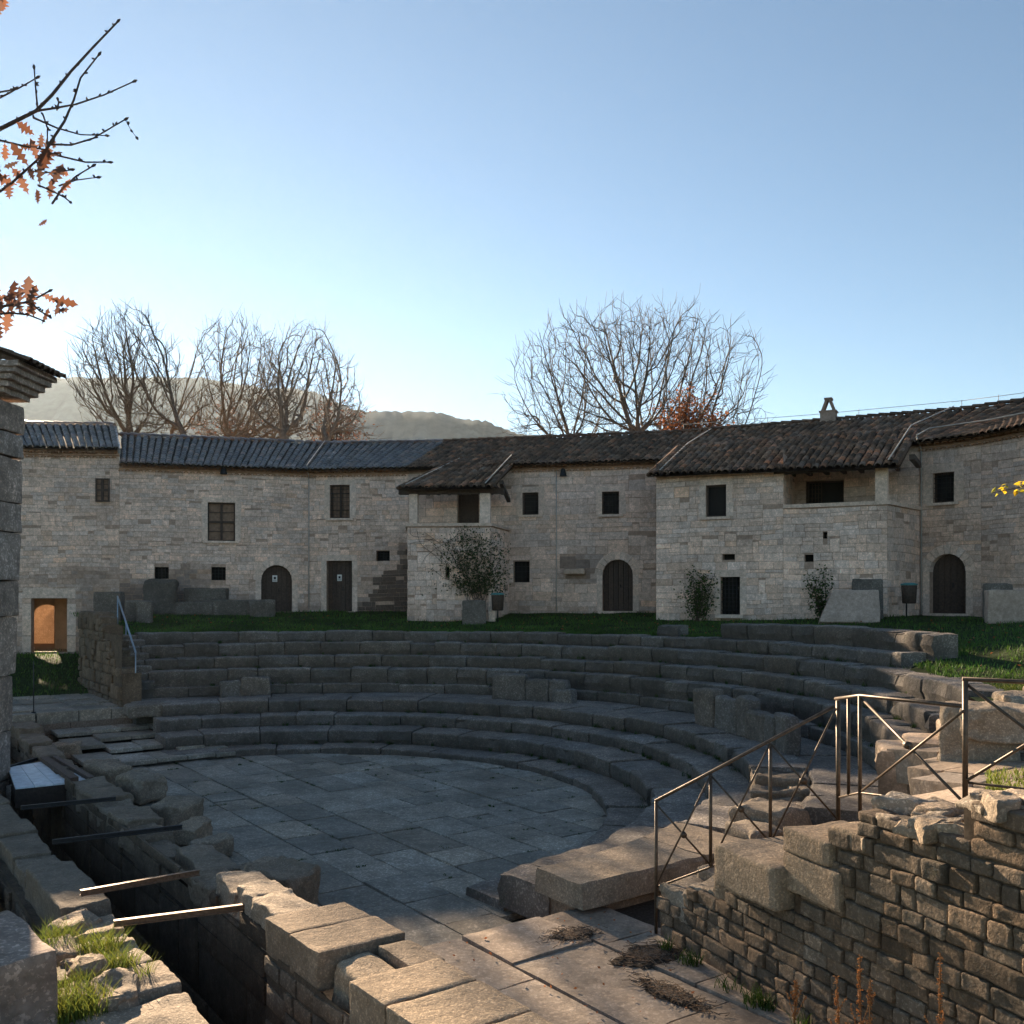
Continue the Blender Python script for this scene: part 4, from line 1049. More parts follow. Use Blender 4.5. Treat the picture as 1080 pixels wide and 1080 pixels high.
for (u, v, z, hx, hy, hz) in ((.6, -5.3, .0, .55, .3, .22), (1.9, -5.25, -.1, .6, .28, .2), (3.4, -5.3, -.15, .4, .25, .2), (4.6, -5.15, .05, .4, .14, .16), (-.8, -5.3, .0, .6, .3, .25)):
    mb.rock(W(u, v, z), UU, VV, Z3, hx, hy, hz, .06, 8, .05, 2.4, tint(.1, .04, .8))
mb.build('capping_slab', M['block'], tl_)
# big blocks, rocks, soil at the lower left
mb = MB(); mb.rock(W(7.55, -5.72, .35), (UU+VV*.12).normalized(), (VV-UU*.12).normalized(), Z3, .75, .42, .62, .04, 14, .03, 2., (.8, .78, .76))
tag(mb.build('stone_block', M['pier']), 'big squared dark stone block standing at the lower left corner', 'stone block')
for (px, py, hx, hy, hz, k, lab) in ((66, 1008, .24, .13, .11, 1.1, 'pale flat rock between the big block and the grass'), (92, 1030, .26, .15, .15, .9, 'jagged grey rock in the grass'), (60, 1040, .2, .14, .1, .6, 'dark rock half buried in the grass'), (78, 1056, .16, .14, .1, 1.1, 'small pale rock nearest the bottom edge'), (120, 1052, .24, .16, .13, .95, 'rough rock against the paving slabs'), (80, 982, .18, .2, .13, 1.0, 'pale broken slab behind the grass tuft')):
    mb = MB(); c = PG(px, py, .29); hx *= 1.25; hy *= 1.25; hz *= 1.2
    a = R.uniform(-.4, .4); X = (UU+VV*a).normalized(); Y = Z3.cross(X)
    mb.rock(c, X, Y, Z3, hx, hy, hz, hz*.5, 11, hz*.5, 3.2, tint(.06, .04, k)); tag(mb.build('rock', M['block']), lab, 'rock', 'rocks in the grass')
mb = MB(); n = 16
vs = []; fs = []
for i in range(n+1):
    for j in range(n+1):
        u, v = 5.6+8.4*i/n, -9.0+4.05*j/n; p = W(u, v, 0); vs.append(W(u, v, (.16+.06*nz(p, 1.5))*smooth(5.5, 6.8, u)-.9*(1-smooth(5.5, 6.8, u))))
for i in range(n):
    for j in range(n): fs.append((i*(n+1)+j, (i+1)*(n+1)+j, (i+1)*(n+1)+j+1, i*(n+1)+j+1))
mb.add(vs, fs); kind(mb.build('earth_bank', M['soil']), 'structure')
# trench and pit floors
mb = MB(); mb.add([W(-14, -12, -1.9), W(16, -12, -1.9), W(16, -2.5, -1.9), W(-14, -2.5, -1.9)], [(0, 1, 2, 3)]); kind(mb.build('trench_floor', M['soil']), 'structure')
# metal bars across the trench
def bar(pa, pb, za, zb, mat, lab, r=.028):
    a, b = PG(*pa, za), PG(*pb, zb); d = (b-a).normalized(); s = d.cross(Z3).normalized(); mb = MB()
    mb.box((a+b)/2+Z3*.03, (b-a)/2, s*r, Z3*.006); mb.box((a+b)/2, (b-a)/2, s*.006, Z3*.026)
    mb.box((a+b)/2-Z3*.03, (b-a)/2, s*r, Z3*.006)
    tag(mb.build('metal_bar', M[mat]), lab, 'bar', 'metal bars across the trench')
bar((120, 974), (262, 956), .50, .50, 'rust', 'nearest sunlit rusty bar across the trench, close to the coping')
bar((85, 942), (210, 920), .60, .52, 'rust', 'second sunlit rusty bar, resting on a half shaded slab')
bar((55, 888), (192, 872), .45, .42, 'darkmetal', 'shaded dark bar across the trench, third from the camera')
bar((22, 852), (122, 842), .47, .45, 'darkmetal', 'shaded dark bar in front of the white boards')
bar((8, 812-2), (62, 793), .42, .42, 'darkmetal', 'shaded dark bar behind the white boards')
# boarded cover over the trench
cov = thing('board_cover', W(-4.6, -3.6, .2), 'weathered white boards laid over the trench on a dark timber box', 'cover')
mb = MB(); c = [PG(8, 809, .42), PG(58, 801, .42), PG(96, 823, .36), PG(16, 831, .36)]
for i in range(4):
    f0, f1 = i/4+.004, (i+1)/4-.004
    if i == 3: f0 = .80; f1 = .99
    a, b = c[0].lerp(c[1], f0), c[0].lerp(c[1], f1); d, e = c[3].lerp(c[2], f0), c[3].lerp(c[2], f1)
    vs = [a, b, e, d]; vs = [p-Z3*.03 for p in vs]+[Vector(p) for p in vs]
    mb.add(vs, [(3, 2, 1, 0), (4, 5, 6, 7)]+[(k, (k+1) % 4, 4+(k+1) % 4, 4+k) for k in range(4)], tint(.12, .03))
mb.build('board', M['white'], cov)
mb = MB(); vs = [p-Z3*.035 for p in c]+[p-Z3*.4 for p in c]
mb.add(vs, [(0, 1, 2, 3)]+[(k, (k+1) % 4, 4+(k+1) % 4, 4+k) for k in range(4)], (.6, .6, .6))
a, b = c[0].lerp(c[1], .77), c[3].lerp(c[2], .77); mb.box((a+b)/2+Z3*.05, (b-a)/2*1.03, (c[1]-c[0]).normalized()*.09, Z3*.05, (1.2, 1.1, 1.))
a, b = c[1], c[2]; mb.box((a+b)/2+Z3*.02, (b-a)/2*1.05, (c[1]-c[0]).normalized()*.06, Z3*.06, (1.6, 1.6, 1.6))
mb.build('timber_frame', M['wood'], cov)

# ------------------------------------------------------------------ pier at the left edge
pier = thing('stone_pier', P3(-10, 880, 19.7), 'tall dark ashlar pier with a tiled cornice at the left edge', 'pier')
mb = MB(); d0 = 19.2
ys = [(870, 832, 12), (832, 777, 12), (777, 716, 14.5), (716, 651, 17.5), (651, 612, 20.5), (612, 560, 22), (560, 527, 23.5), (527, 478, 24.5), (478, 452, 25.5), (452, 420, 27)]
for (yb, yt, xr) in ys:
    x1 = (xr-540)/F*(d0+1.0); x0 = x1-1.7; z0, z1 = pz(yb, d0), pz(yt, d0)
    sp = R.uniform(.35, .75)
    for (xa, xb) in ((x0, x0+1.7*sp), (x0+1.7*sp, x1)):
        mb.rock(Vector(((xa+xb)/2, d0+.5, (z0+z1)/2)), X3, Y3, Z3, (xb-xa)/2-.006, .5, (z1-z0)/2-.006, .03, 9, .03, 2.2, tint(.2, .05))
mb.aabb(-10.2, (4-540)/F*d0, d0+.1, d0+.95, -1.3, pz(830, d0), (.7, .7, .7))
mb.build('shaft', M['pier'], pier)
mb = MB()
xr = (27-540)/F*(d0+1.0)
for i in range(5):
    o = .58*((i+.5)/5)**.8; z0, z1 = pz(414, d0)+i*.12, pz(414, d0)+(i+1)*.12
    mb.rock(Vector((xr-.85+o/2, d0+.5, (z0+z1)/2)), X3, Y3, Z3, .85+o/2, .5+o*.6, .066, .03, 8, .02, 3, tint(.1, .04, 1.05))
mb.build('cornice', M['pier'], pier)
mb = MB(); zt = pz(414, d0)+.6
e0, e1 = Vector((xr+.62, d0-.3, zt+.02)), Vector((xr+.62, d0+1.35, zt+.02)); r0_, r1_ = Vector((xr-.55, d0-.3, zt+.46)), Vector((xr-.55, d0+1.35, zt+.46))
tiles(mb, e1, e0, r1_, r0_, cf=lambda a, b: tint(.25, .08, 1.3)); mb.add([e0-Z3*.04, r0_-Z3*.04, Vector((xr-.55, d0-.3, zt)), Vector((xr+.45, d0-.3, zt))], [(0, 1, 2, 3)], (1, .9, .8))
mb.quad(r0_, r1_, Vector((xr-2, d0+1.35, zt)), Vector((xr-2, d0-.3, zt)), (1, .9, .8))
mb.build('roof', M['tile'], pier)

# ------------------------------------------------------------------ rubble wall in the right foreground
A0 = Vector((1.60, 10.36)); SD = Vector((.39, -.92)).normalized(); ND = Vector((-SD.y, SD.x)); FN = -ND   # face looks to the lower left
def S(s, t, z): p = A0+SD*s+ND*t; return Vector((p.x, p.y, z))
S3, T3 = Vector((SD.x, SD.y, 0)), Vector((ND.x, ND.y, 0))
rw_ = thing('rubble_wall', S(2.5, .4, .4), 'stepped brown rubble retaining wall in the right foreground', 'wall')
def walltop(s):
    for a, z in ((.55, .95), (1.25, 1.15), (2.2, 1.42), (2.72, 2.02), (3.02, 2.2), (4.02, 2.42), (99, 2.72)):
        if s < a: return z
mb = MB(); z = .30; rown = 0
mort = MB()
while z < 2.7:
    h = R.uniform(.11, .175); s = -.05+R.uniform(0, .1)
    zs = z
    while s < 7.2:
        w = R.uniform(.15, .33) if R.random() > .15 else R.uniform(.35, .5)
        sm = s+w/2; top = walltop(sm)
        if zs+h*.55 < top and s > -.06+max(0, zs-.9)*.8:
            hh = min(h, top-zs+.02); k = R.choice((.75, .9, 1., 1.1, 1.3))
            y = R.uniform(-.008, .008); dz = R.uniform(-.010, .010)
            if R.random() < .16 and hh > .17 and w < .36:
                parts = ((zs, zs+hh*.48), (zs+hh*.5, zs+hh))
            else: parts = ((zs, zs+hh),)
            for za, zb in parts:
                mb.rock(S(sm, .12+y+R.uniform(-.015, .015), (za+zb)/2+dz), (S3+Z3*R.uniform(-.04, .04)).normalized(), T3, Z3, w/2-.006, .13, (zb-za)/2-.006, .018, 9, .013, 4.5, tint(.12, .09, k*R.uniform(.8, 1.1)))
        s += w
    z += h
for i in range(72):
    s0, s1 = i*.1, (i+1)*.1; zt_ = walltop((s0+s1)/2)-.06
    mort.box(S((s0+s1)/2, .49, (.2+zt_)/2), S3*.05, T3*.46, Z3*((zt_-.2)/2), (.9, .8, .7))
mb.build('stone_face', M['rubble'], rw_); mort.build('wall_core', M['mortar'], rw_)
mb = MB()
# projecting squared block and other cap stones
mb.rock(S(1.72, .26, 1.56), S3, T3, Z3, .46, .42, .20, .035, 14, .025, 2., (.95, .92, .88))
mb.rock(S(2.42, .30, 2.0), S3, T3, Z3, .30, .34, .11, .03, 10, .02, 2., (1.0, .93, .86))
mb.rock(S(2.48, .28, 1.72), S3, T3, Z3, .36, .33, .17, .03, 10, .02, 2., (.9, .85, .8))
mb.rock(S(2.86, .2, 2.17), S3, T3, Z3, .17, .2, .08, .03, 8, .02, 2., (.9, .85, .8))
for (s, t, z, a, b, c) in ((.25, .28, .86, .28, .26, .16), (.75, .3, 1.02, .24, .28, .17), (.65, .62, 1.12, .2, .2, .14), (1.12, .34, 1.2, .2, .28, .2), (.95, .7, 1.3, .2, .2, .12), (.35, .7, .98, .3, .2, .14)):
    mb.rock(S(s, t, z), (S3+T3*R.uniform(-.3, .3)).normalized(), T3, Z3, a, b, c, .06, 10, .07, 3., tint(.1, .05, 1.0))
# ragged top of the wall
for i in range(95):
    s = R.uniform(2.95, 6.8); t = R.uniform(.08, .75); zt_ = walltop(s)
    a = R.uniform(.06, .19); mb.rock(S(s, t, zt_+R.uniform(-.03, .05)), (S3+T3*R.uniform(-.8, .8)).normalized(), (T3+Z3*R.uniform(-.2, .2)).normalized(), Z3, a, a*R.uniform(.6, 1), R.uniform(.03, .075), .03, 6, .04, 5., tint(.15, .06, 1.15))
mb.build('cap_stone', M['block'], rw_)

# terrace behind the wall, its steps and blocks
def terr_z(c):
    d = Vector((c.x-A0.x, c.y-A0.y)); s, t = d.dot(SD), d.dot(ND)
    return 1.98+.07*(t-.8)+.09*(s-2.0)
def poly_in(c, P):
    r = False; j = len(P)-1
    for i in range(len(P)):
        if (P[i][1] > c.y) != (P[j][1] > c.y) and c.x < (P[j][0]-P[i][0])*(c.y-P[i][1])/(P[j][1]-P[i][1])+P[i][0]: r = not r
        j = i
    return r
TP = [(3.0, 8.5), (3.62, 9.2), (4.85, 11.1), (6.1, 13.9), (6.6, 14.6), (9.5, 15), (10.5, 9), (8, 3.5), (4.9, 2.6), (4.1, 6.0)]
mb = MB()
o0 = Vector((A0.x, A0.y, 0))
paving(mb, -6, 8, .5, 9.5, 2.2, wr=(.5, .85), lr=(.5, 1.0), th=.5, zf=terr_z, keep=lambda c: poly_in(c, TP), dirs=(S3, T3, o0), gap=.03, jz=.02, n=9, grad=(.09, .07))
kind(mb.build('terrace', M['path']), 'structure')
cx_ = sum(p[0] for p in TP)/len(TP); cy_ = sum(p[1] for p in TP)/len(TP); mb = MB(); n = len(TP)
vs = []
for z_ in (.4, 0):
    for p in TP:
        q = Vector((p[0]+(cx_-p[0])*.06, p[1]+(cy_-p[1])*.06, 0)); q.z = z_ or terr_z(q)-.42; vs.append(q)
mb.add(vs, [tuple(range(n, 2*n))]+[(i, (i+1) % n, n+(i+1) % n, n+i) for i in range(n)], (.6, .6, .6)); kind(mb.build('terrace_fill', M['rubble']), 'structure')
steps = thing('stone_steps', pol(11.8, -22, 1.5), 'sunlit worn stone steps rising to the grass beyond the railing', 'steps')
mb = MB()
for i, (r, z) in enumerate(((10.9, 1.9), (11.3, 2.07), (11.75, 2.25), (12.2, 2.43), (12.65, 2.62), (13.1, 2.78))):
    a0, a1 = (-24.5, -18.9) if i < 3 else (-23.5, -15.)
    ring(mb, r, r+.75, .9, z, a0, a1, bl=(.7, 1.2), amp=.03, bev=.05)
mb.build('step', M['path'], steps)
mb = MB()
for (th, r, z, a, b, c) in ((-29.5, 12.3, 2.35, .55, .42, .36), (-25.8, 12.9, 2.5, .5, .5, .32), (-30, 12.6, 2.55, .6, .5, .2)):
    t = rad(th); mb.rock(pol(r, th, z), Vector((math.cos(t), math.sin(t), 0)), Vector((-math.sin(t), math.cos(t), 0)), Z3, a*.8, b*.85, c, .035, 16, .07, 2.6, tint(.1, .05, 1.05))
mb.build('side_block', M['block'], steps)

# ------------------------------------------------------------------ railings
def rail_tube(parent, nm, pts, r=.016, n=6, m='iron'):
    q = MB(); q.tube(pts, r, n); return q.build(nm, M[m], parent)
rl = thing('metal_railing', P3(694, 984, 10.36), 'sloping brown iron railing with crossed bars beside the passage', 'railing')
d_of = lambda px: 10.36+(px-694)/(883-694)*(9.85-10.36)
posts = [(692, 845, 985), (749.5, 815, 910), (812.5, 784, 880), (884, 739, 880)]
T_, B_ = [], []
for (px, yt, yb) in posts:
    d = d_of(px); rail_tube(rl, 'post', [P3(px, yt, d), P3(px, yb+4, d)], .019 if px != 884 else .024, 6)
yt_ = lambda px: 845+(px-692)*(745-845)/(880-692)
yb_ = lambda px: 936+(px-692)*(864-936)/(884-692)
rail_tube(rl, 'top_rail', [P3(691, 845, d_of(691)), P3(750, yt_(750), d_of(750)), P3(880, 745, d_of(880))], .018)
rail_tube(rl, 'bottom_rail', [P3(692, yb_(692), d_of(692)), P3(884, yb_(884), d_of(884))], .012)
for (a, b) in ((692, 749.5), (749.5, 812.5), (812.5, 882)):
    da, db = d_of(a), d_of(b)
    rail_tube(rl, 'cross_bar', [P3(a, yt_(a)+3, da), P3(b, yb_(b)-2, db)], .011)
    rail_tube(rl, 'cross_bar', [P3(a, yb_(a)-2, da-.025), P3(b, yt_(b)+3, db-.025)], .011)
    m_ = (a+b)/2; q = MB(); c = P3(m_, (yt_(a)+3+yb_(b)-2)/2, d_of(m_)-.012); q.tube([c-Y3*.03, c+Y3*.03], .035, 10); q.build('hub', M['iron'], rl)
rl2 = thing('metal_railing', P3(907, 856, 9.4), 'level brown iron railing with crossed bars above the rubble wall', 'railing')
for (px, yt, yb, d, r) in ((895, 735, 838, 9.6, .018), (907, 733.5, 858, 9.35, .02), (1018, 716, 848, 7.6, .024)):
    rail_tube(rl2, 'post', [P3(px, yt, d), P3(px, yb, d)], r, 6)
rail_tube(rl2, 'post', [P3(1175, 724, 7.3), P3(1175, 880, 7.3)], .024)
rail_tube(rl2, 'top_rail', [P3(881, 737, 9.85), P3(907, 733.5, 9.35), P3(1017, 745, 7.6)], .017)
rail_tube(rl2, 'top_rail', [P3(1015, 716, 7.6), P3(1175, 724, 7.3)], .018)
rail_tube(rl2, 'bottom_rail', [P3(884, 841, 9.85), P3(907, 836, 9.35), P3(1017, 850, 7.6)], .011)
rail_tube(rl2, 'bottom_rail', [P3(1018, 825, 7.6), P3(1175, 843, 7.3)], .011)
def xbar(a, b, ya, yb, yc, yd, da, db):
    rail_tube(rl2, 'cross_bar', [P3(a, ya, da), P3(b, yd, db)], .013); rail_tube(rl2, 'cross_bar', [P3(a, yc, da-.028), P3(b, yb, db-.028)], .013)
    c = (P3(a, ya, da)+P3(b, yd, db))/2; q = MB(); q.tube([c-Y3*.035, c+Y3*.03], .036, 10); q.build('hub', M['iron'], rl2)
xbar(909, 1016, 737, 750, 834, 846, 9.35, 7.6)
xbar(1020, 1175, 722, 728, 823, 840, 7.6, 7.3)
# blue handrail on the left stairs
rb_ = thing('stair_handrail', pol(11.4, 124.9, 1.5), 'pale blue metal handrail on the stairs at the left of the seats', 'handrail')
def hr(px, py, z): return PG(px, py, z)
for (a, b) in (((124, 629), (143, 690)),):
    p0, p1 = P3(124, 629, 31.2), P3(143, 688, 27.0)
    rail_tube(rb_, 'rail', [p0, p1], .028, 6, 'bluesteel')
    p2, p3 = P3(127, 668, 30.2), P3(143, 720, 27.0)
    rail_tube(rb_, 'rail', [p2, p3], .022, 6, 'bluesteel')
    for f in (0, .5, 1): 
        a_, b_ = p0.lerp(p1, f), p2.lerp(p3, f); rail_tube(rb_, 'post', [a_, Vector((a_.x, a_.y, min(b_.z, a_.z)-.35))], .02, 6, 'bluesteel')

# ------------------------------------------------------------------ left retaining wall and ground
lw = thing('rubble_wall', pol(13, 127, 1.5), 'rough stone end wall of the seats beside the left stairs', 'wall')
mb = MB(); pa, pb = pol(16.5, 126.0, 0), pol(10.6, 126.6, 0)
pl = Panel((pa.x, pa.y), (pb.x, pb.y), .9, 3.0)
backing(mb, pl.a, pl.D, pl.N, pl.L, .8, 3.0, (), col=(.6, .6, .6))
ltop = lambda s: 3.45-max(0, s-2.9)*.58
course_stones(mb, pl.a, pl.D, pl.N, pl.L, .9, ltop, (), ch=(.18, .4), ln=(.25, .7), prot=.1, bev=.05, gap=.015, cf=lambda s, z: tint(.25, .06, .85))
for i in range(8):
    s0 = i*pl.L/8; s1 = (i+1)*pl.L/8; zt_ = ltop((s0+s1)/2); mb.box(pl.p((s0+s1)/2, (zt_+.8)/2, -.27), Vector((pl.D.x, pl.D.y, 0))*((s1-s0)/2), Vector((pl.N.x, pl.N.y, 0))*.26, Z3*((zt_-.8)/2), (.8, .8, .8))
for i in range(16):
    s = R.uniform(.2, pl.L-.2); mb.rock(pl.p(s, ltop(s)+.03, -.2), Vector((pl.D.x, pl.D.y, 0)), Vector((pl.N.x, pl.N.y, 0)), Z3, R.uniform(.15, .35), .25, .12, .06, 6, .05, 3, tint(.2, .05, .9))
mb.build('stone_face', M['rubble'], lw)
# grass bank between the seats and the houses, and the hollow at the left
def bank_z(r, th):
    z = 2.86+(r-12.9)*(.62/7.4)
    z = min(z, ZG)
    lo = smooth(13.4, 13.05, r) if th > 5 else smooth(12.95, 12.6, r)
    z = z-lo*.4
    if th < 12:
        f = smooth(12, -6, th); z = z*(1-f)+(2.5+.62*smooth(12.4, 17.5, r)+.3*smooth(17, 20, r))*f
    return z
mb = MB(); vs = []; fs = []; nr, nt_ = 26, 110
RO = 24.0
for i in range(nt_+1):
    th = -26+(125.6+26)*i/nt_
    for j in range(nr+1):
        r = 12.4+(RO-12.4)*(j/nr); p = pol(r, min(th, 125.6-5.*smooth(15.8, 17.5, r)), 0); p.z = bank_z(r, th)+.05*nz(p, .9)+.02*nz(p, 3); vs.append(p)
for i in range(nt_):
    for j in range(nr): fs.append((i*(nr+1)+j, i*(nr+1)+j+1, (i+1)*(nr+1)+j+1, (i+1)*(nr+1)+j))
mb.add(vs, fs); kind(mb.build('grass_bank', M['grass_ground']), 'structure')
mb = MB(); vs = []; fs = []
def hollow_z(p):
    d = p-W(0, 0, 0); u = -d.dot(UU); return .95+max(0, min(1, (u-14)/6))*.97
for i in range(21):
    for j in range(21):
        p = W(-14.0-14*i/20, -12+22*j/20, 0)
        p.z = hollow_z(p)-.04+.04*nz(p, .8); vs.append(p)
for i in range(20):
    for j in range(20): fs.append((i*21+j, i*21+j+1, (i+1)*21+j+1, (i+1)*21+j))
mb.add(vs, fs); kind(mb.build('grass_hollow', M['grass_ground']), 'structure')
# the far ground out to the horizon (the level of the fields behind the houses)
mb = MB(); vs = []; fs = []
radii = [23.0, 40, 80, 200, 600, 1500, 3500]; n = 72
for r in radii:
    for i in range(n):
        a = 2*math.pi*i/n; vs.append(Vector((CX+r*math.cos(a), CY+r*math.sin(a), 1.88)))
for k in range(len(radii)-1):
    for i in range(n): fs.append((k*n+i, (k+1)*n+i, (k+1)*n+(i+1) % n, k*n+(i+1) % n))
mb.add(vs, fs); kind(mb.build('ground', M['farground']), 'structure')
mb = MB(); mb.add([Vector((CX+26*math.cos(2*math.pi*i/n), CY+26*math.sin(2*math.pi*i/n), -2.2)) for i in range(n)], [tuple(range(n))]); kind(mb.build('lower_ground', M['soil']), 'structure')

# ------------------------------------------------------------------ vegetation helpers
def blade(mb, p, h, w, lean, col, ang=None):
    a = R.uniform(0, 6.28) if ang is None else ang; dx = Vector((math.cos(a), math.sin(a), 0)); b = R.uniform(0, 6.28); ln_ = Vector((math.cos(b), math.sin(b), 0))*lean*h
    mb.add([p-dx*w, p+dx*w, p+ln_*.35+Z3*h*.6+dx*w*.7, p+ln_*.35+Z3*h*.6-dx*w*.7, p+ln_+Z3*h], [(0, 1, 2, 3), (3, 2, 4)], col)
mb = MB()
for i in range(46000):
    th = R.uniform(-17, 125.); r = 12.9+R.random()**1.4*7.5
    if th > 6.5 and r < 13.5: r += .55
    if 5.5 < th < 38 and r < 14.: r += .6
    if -17 < th < 8 and R.random() < .0: continue
    p = pol(r, th, 0); p.z = bank_z(r, th)+.05*nz(p, .9)-.01
    if nz(p, 1.1, 4) > .28 and R.random() < .75: continue
    k = 1+.7*nz(p, .6); blade(mb, p, R.uniform(.05, .12), R.uniform(.006, .014), .5, tint(.25, .15, k))
g = kind(mb.build('grass', M['grass']), 'stuff'); tag(g, 'short green grass between the upper seats and the houses', 'grass')
mb = MB()
for i in range(7000):
    p = W(-R.uniform(14.2, 24), R.uniform(-9, 4), 0); p.z = hollow_z(p)-.03
    blade(mb, p, R.uniform(.05, .14), R.uniform(.008, .016), .5, tint(.25, .15))
g = kind(mb.build('grass', M['grass']), 'stuff'); tag(g, 'dark grass in the hollow before the lit passage', 'grass')
def tuft(mb, c, rr, n, hr=(.1, .28), col=1.):
    for i in range(n):
        a = R.uniform(0, 6.28); q = math.sqrt(R.random())*rr; p = c+Vector((math.cos(a)*q, math.sin(a)*q, 0))
        blade(mb, p, R.uniform(*hr), R.uniform(.003, .007), .55, tint(.3, .2, col))
mb = MB()
for (px, py, rr, n) in ((62, 1000, .16, 260), (55, 1012, .14, 160), (105, 1010, .2, 420), (118, 1030, .16, 200), (60, 1070, .3, 520), (45, 1060, .2, 200), (85, 1070, .25, 260), (130, 1028, .12, 120), (150, 1040, .08, 60), (90, 1050, .12, 130)):
    tuft(mb, PG(px, py, .26), rr*1.15, int(n*1.3), (.08, .34), 1.1)
g = kind(mb.build('grass', M['grass_dry']), 'stuff'); tag(g, 'sunlit yellow green grass tufts among the rocks', 'grass')
mb = MB()
for i in range(26):
    s = R.uniform(.1, 6); tuft(mb, S(s, -.12+R.uniform(-.08, .05), .44), R.uniform(.05, .14), R.randint(25, 70), (.05, .2), .6)
g = kind(mb.build('grass', M['grass']), 'stuff'); tag(g, 'dark weeds along the foot of the rubble wall', 'grass')
mb = MB()
for (c, l) in JO:
    if c.y < 13.5 or R.random() > .5 or c.z > .4: continue
    dd_ = UU if R.random() < .5 else VV
    for k in range(R.randint(1, 4)):
        p = Vector((c.x, c.y, .0))+dd_*R.uniform(-.3, .3)*l; p.z = -.02; tuft(mb, p, R.uniform(.02, .07), R.randint(8, 26), (.02, .05), .5)
for nm in ('R1', 'R2', 'R3', 'U2', 'U3', 'U4', 'U5'):
    for i in range(26):
        th = R.uniform(-10, 120); tuft(mb, pol(RR[nm]-.03, th, {'R1': .16, 'R2': .52, 'R3': .8, 'U2': 1.4, 'U3': 1.876, 'U4': 2.224, 'U5': 2.61}[nm]), R.uniform(.03, .12), R.randint(10, 40), (.03, .12), .5)
tuft(mb, S(1.3, 1.55, .9), .2, 200, (.1, .3), .8)
g = kind(mb.build('grass', M['grass']), 'stuff'); tag(g, 'small weeds in the joints of paving and seats', 'grass')
mb = MB()
for i in range(2600):
    th = R.uniform(-17.5, -9.5); r = R.uniform(12.9, 14.6); p = pol(r, th, 0); p.z = bank_z(r, th)
    blade(mb, p, R.uniform(.06, .16), R.uniform(.006, .012), .5, tint(.25, .15))
for i in range(1500):
    p = PG(R.uniform(1040, 1110), R.uniform(815, 840), 2.42); blade(mb, p, R.uniform(.03, .09), R.uniform(.004, .008), .5, tint(.25, .15)) if R.random() < .5 else None
g = kind(mb.build('grass', M['grass_dry']), 'stuff'); tag(g, 'sunlit grass at the right edge beside the steps', 'grass')

# leaves for shrubs
def leafcard(mb, p, d, L, w, col):
    d = d.normalized(); s = d.cross(Vector((R.uniform(-1, 1), R.uniform(-1, 1), R.uniform(-1, 1))))
    if s.length < 1e-4: return
    s.normalize(); n_ = s.cross(d)
    mb.add([p, p+d*L*.5+s*w-n_*w*.3, p+d*L, p+d*L*.5-s*w-n_*w*.3, p+d*L*.5], [(0, 1, 4), (1, 2, 4), (2, 3, 4), (3, 0, 4)], col)
def shrub(nm, base, lean, hgt, rad_, nst, nleaf, lab, mat='shrub', L=.11):
    t = thing(nm, base, lab, 'shrub'); st, lf = MB(), MB()
    for i in range(nst):
        a = R.uniform(0, 6.28); top = base+lean+Vector((math.cos(a)*rad_*R.random(), math.sin(a)*rad_*.45*R.random(), hgt*R.uniform(.6, 1)))
        mid = base.lerp(top, .5)+Vector((R.uniform(-.12, .12), R.uniform(-.08, .08), .05)); pts = [base+Vector((R.uniform(-.1, .1), R.uniform(-.08, .08), 0)), mid, top]
        st.tube(pts, [.022, .015, .006], 4)
        for k in range(nleaf//nst):
            f = R.uniform(.2, 1.05); p = pts[0].lerp(mid, f*2) if f < .5 else mid.lerp(top, f*2-1)
            p = p+Vector((R.gauss(0, .12), R.gauss(0, .1), R.gauss(0, .12)))
            leafcard(lf, p, Vector((R.uniform(-1, 1), R.uniform(-1, 1), R.uniform(-.6, .8))), L*R.uniform(.6, 1.2), L*.28, tint(.3, .15))
    st.build('stem', M['twig'], t); lf.build('foliage', M[mat], t); return t
shrub('shrub', Vector((PG(738, 656, 3.25).x*0+pF.p(pF.sx(738), 3.15, .35).x, pF.p(pF.sx(738), 3.15, .35).y, 3.1)), Vector((.05, 0, 0)), 1.85, .65, 12, 1100, 'green shrub against the stone wall beside the iron grating')
b_ = pF.p(pF.sx(871), 3.1, .3); shrub('shrub', b_, Vector((-.18, .0, 0)), 2.1, .35, 8, 620, 'thin climbing shrub above the leaning slab')
# vine on the first loggia
vt = thing('vine', pb1.p(pb1.sx(500), 3.2, .2), 'dark green vine climbing over the loggia wall', 'vine'); st, lf = MB(), MB()
def vp(px, py, dep=.08): t = pb1.sx(px); return pb1.p(t, pz(py, pb1.d(t)), dep)
for k in range(20):
    px, py = 505+R.uniform(-6, 6), 650; pts = []; tx, ty = R.uniform(445, 536), R.uniform(555, 600)
    for i in range(9):
        f = i/8; pts.append(vp(px+(tx-px)*f**1.5+R.uniform(-4, 4)*(i > 0), py+(ty-py)*f**.8+R.uniform(-4, 4)*(i > 0), R.uniform(.05, .2)))
    st.tube(pts, [.016-.011*i/8 for i in range(9)], 4)
for k in range(9):
    x, y = R.uniform(450, 500), R.uniform(560, 600); pts = []; a = R.uniform(2.2, 4.5)
    for i in range(8):
        pts.append(vp(x, y, .07)); a += R.uniform(-.5, .5); x += math.cos(a)*7; y += -math.sin(a)*5; y = max(556, min(648, y)); x = max(433, x)
    st.tube(pts, .009, 4)
n = 0
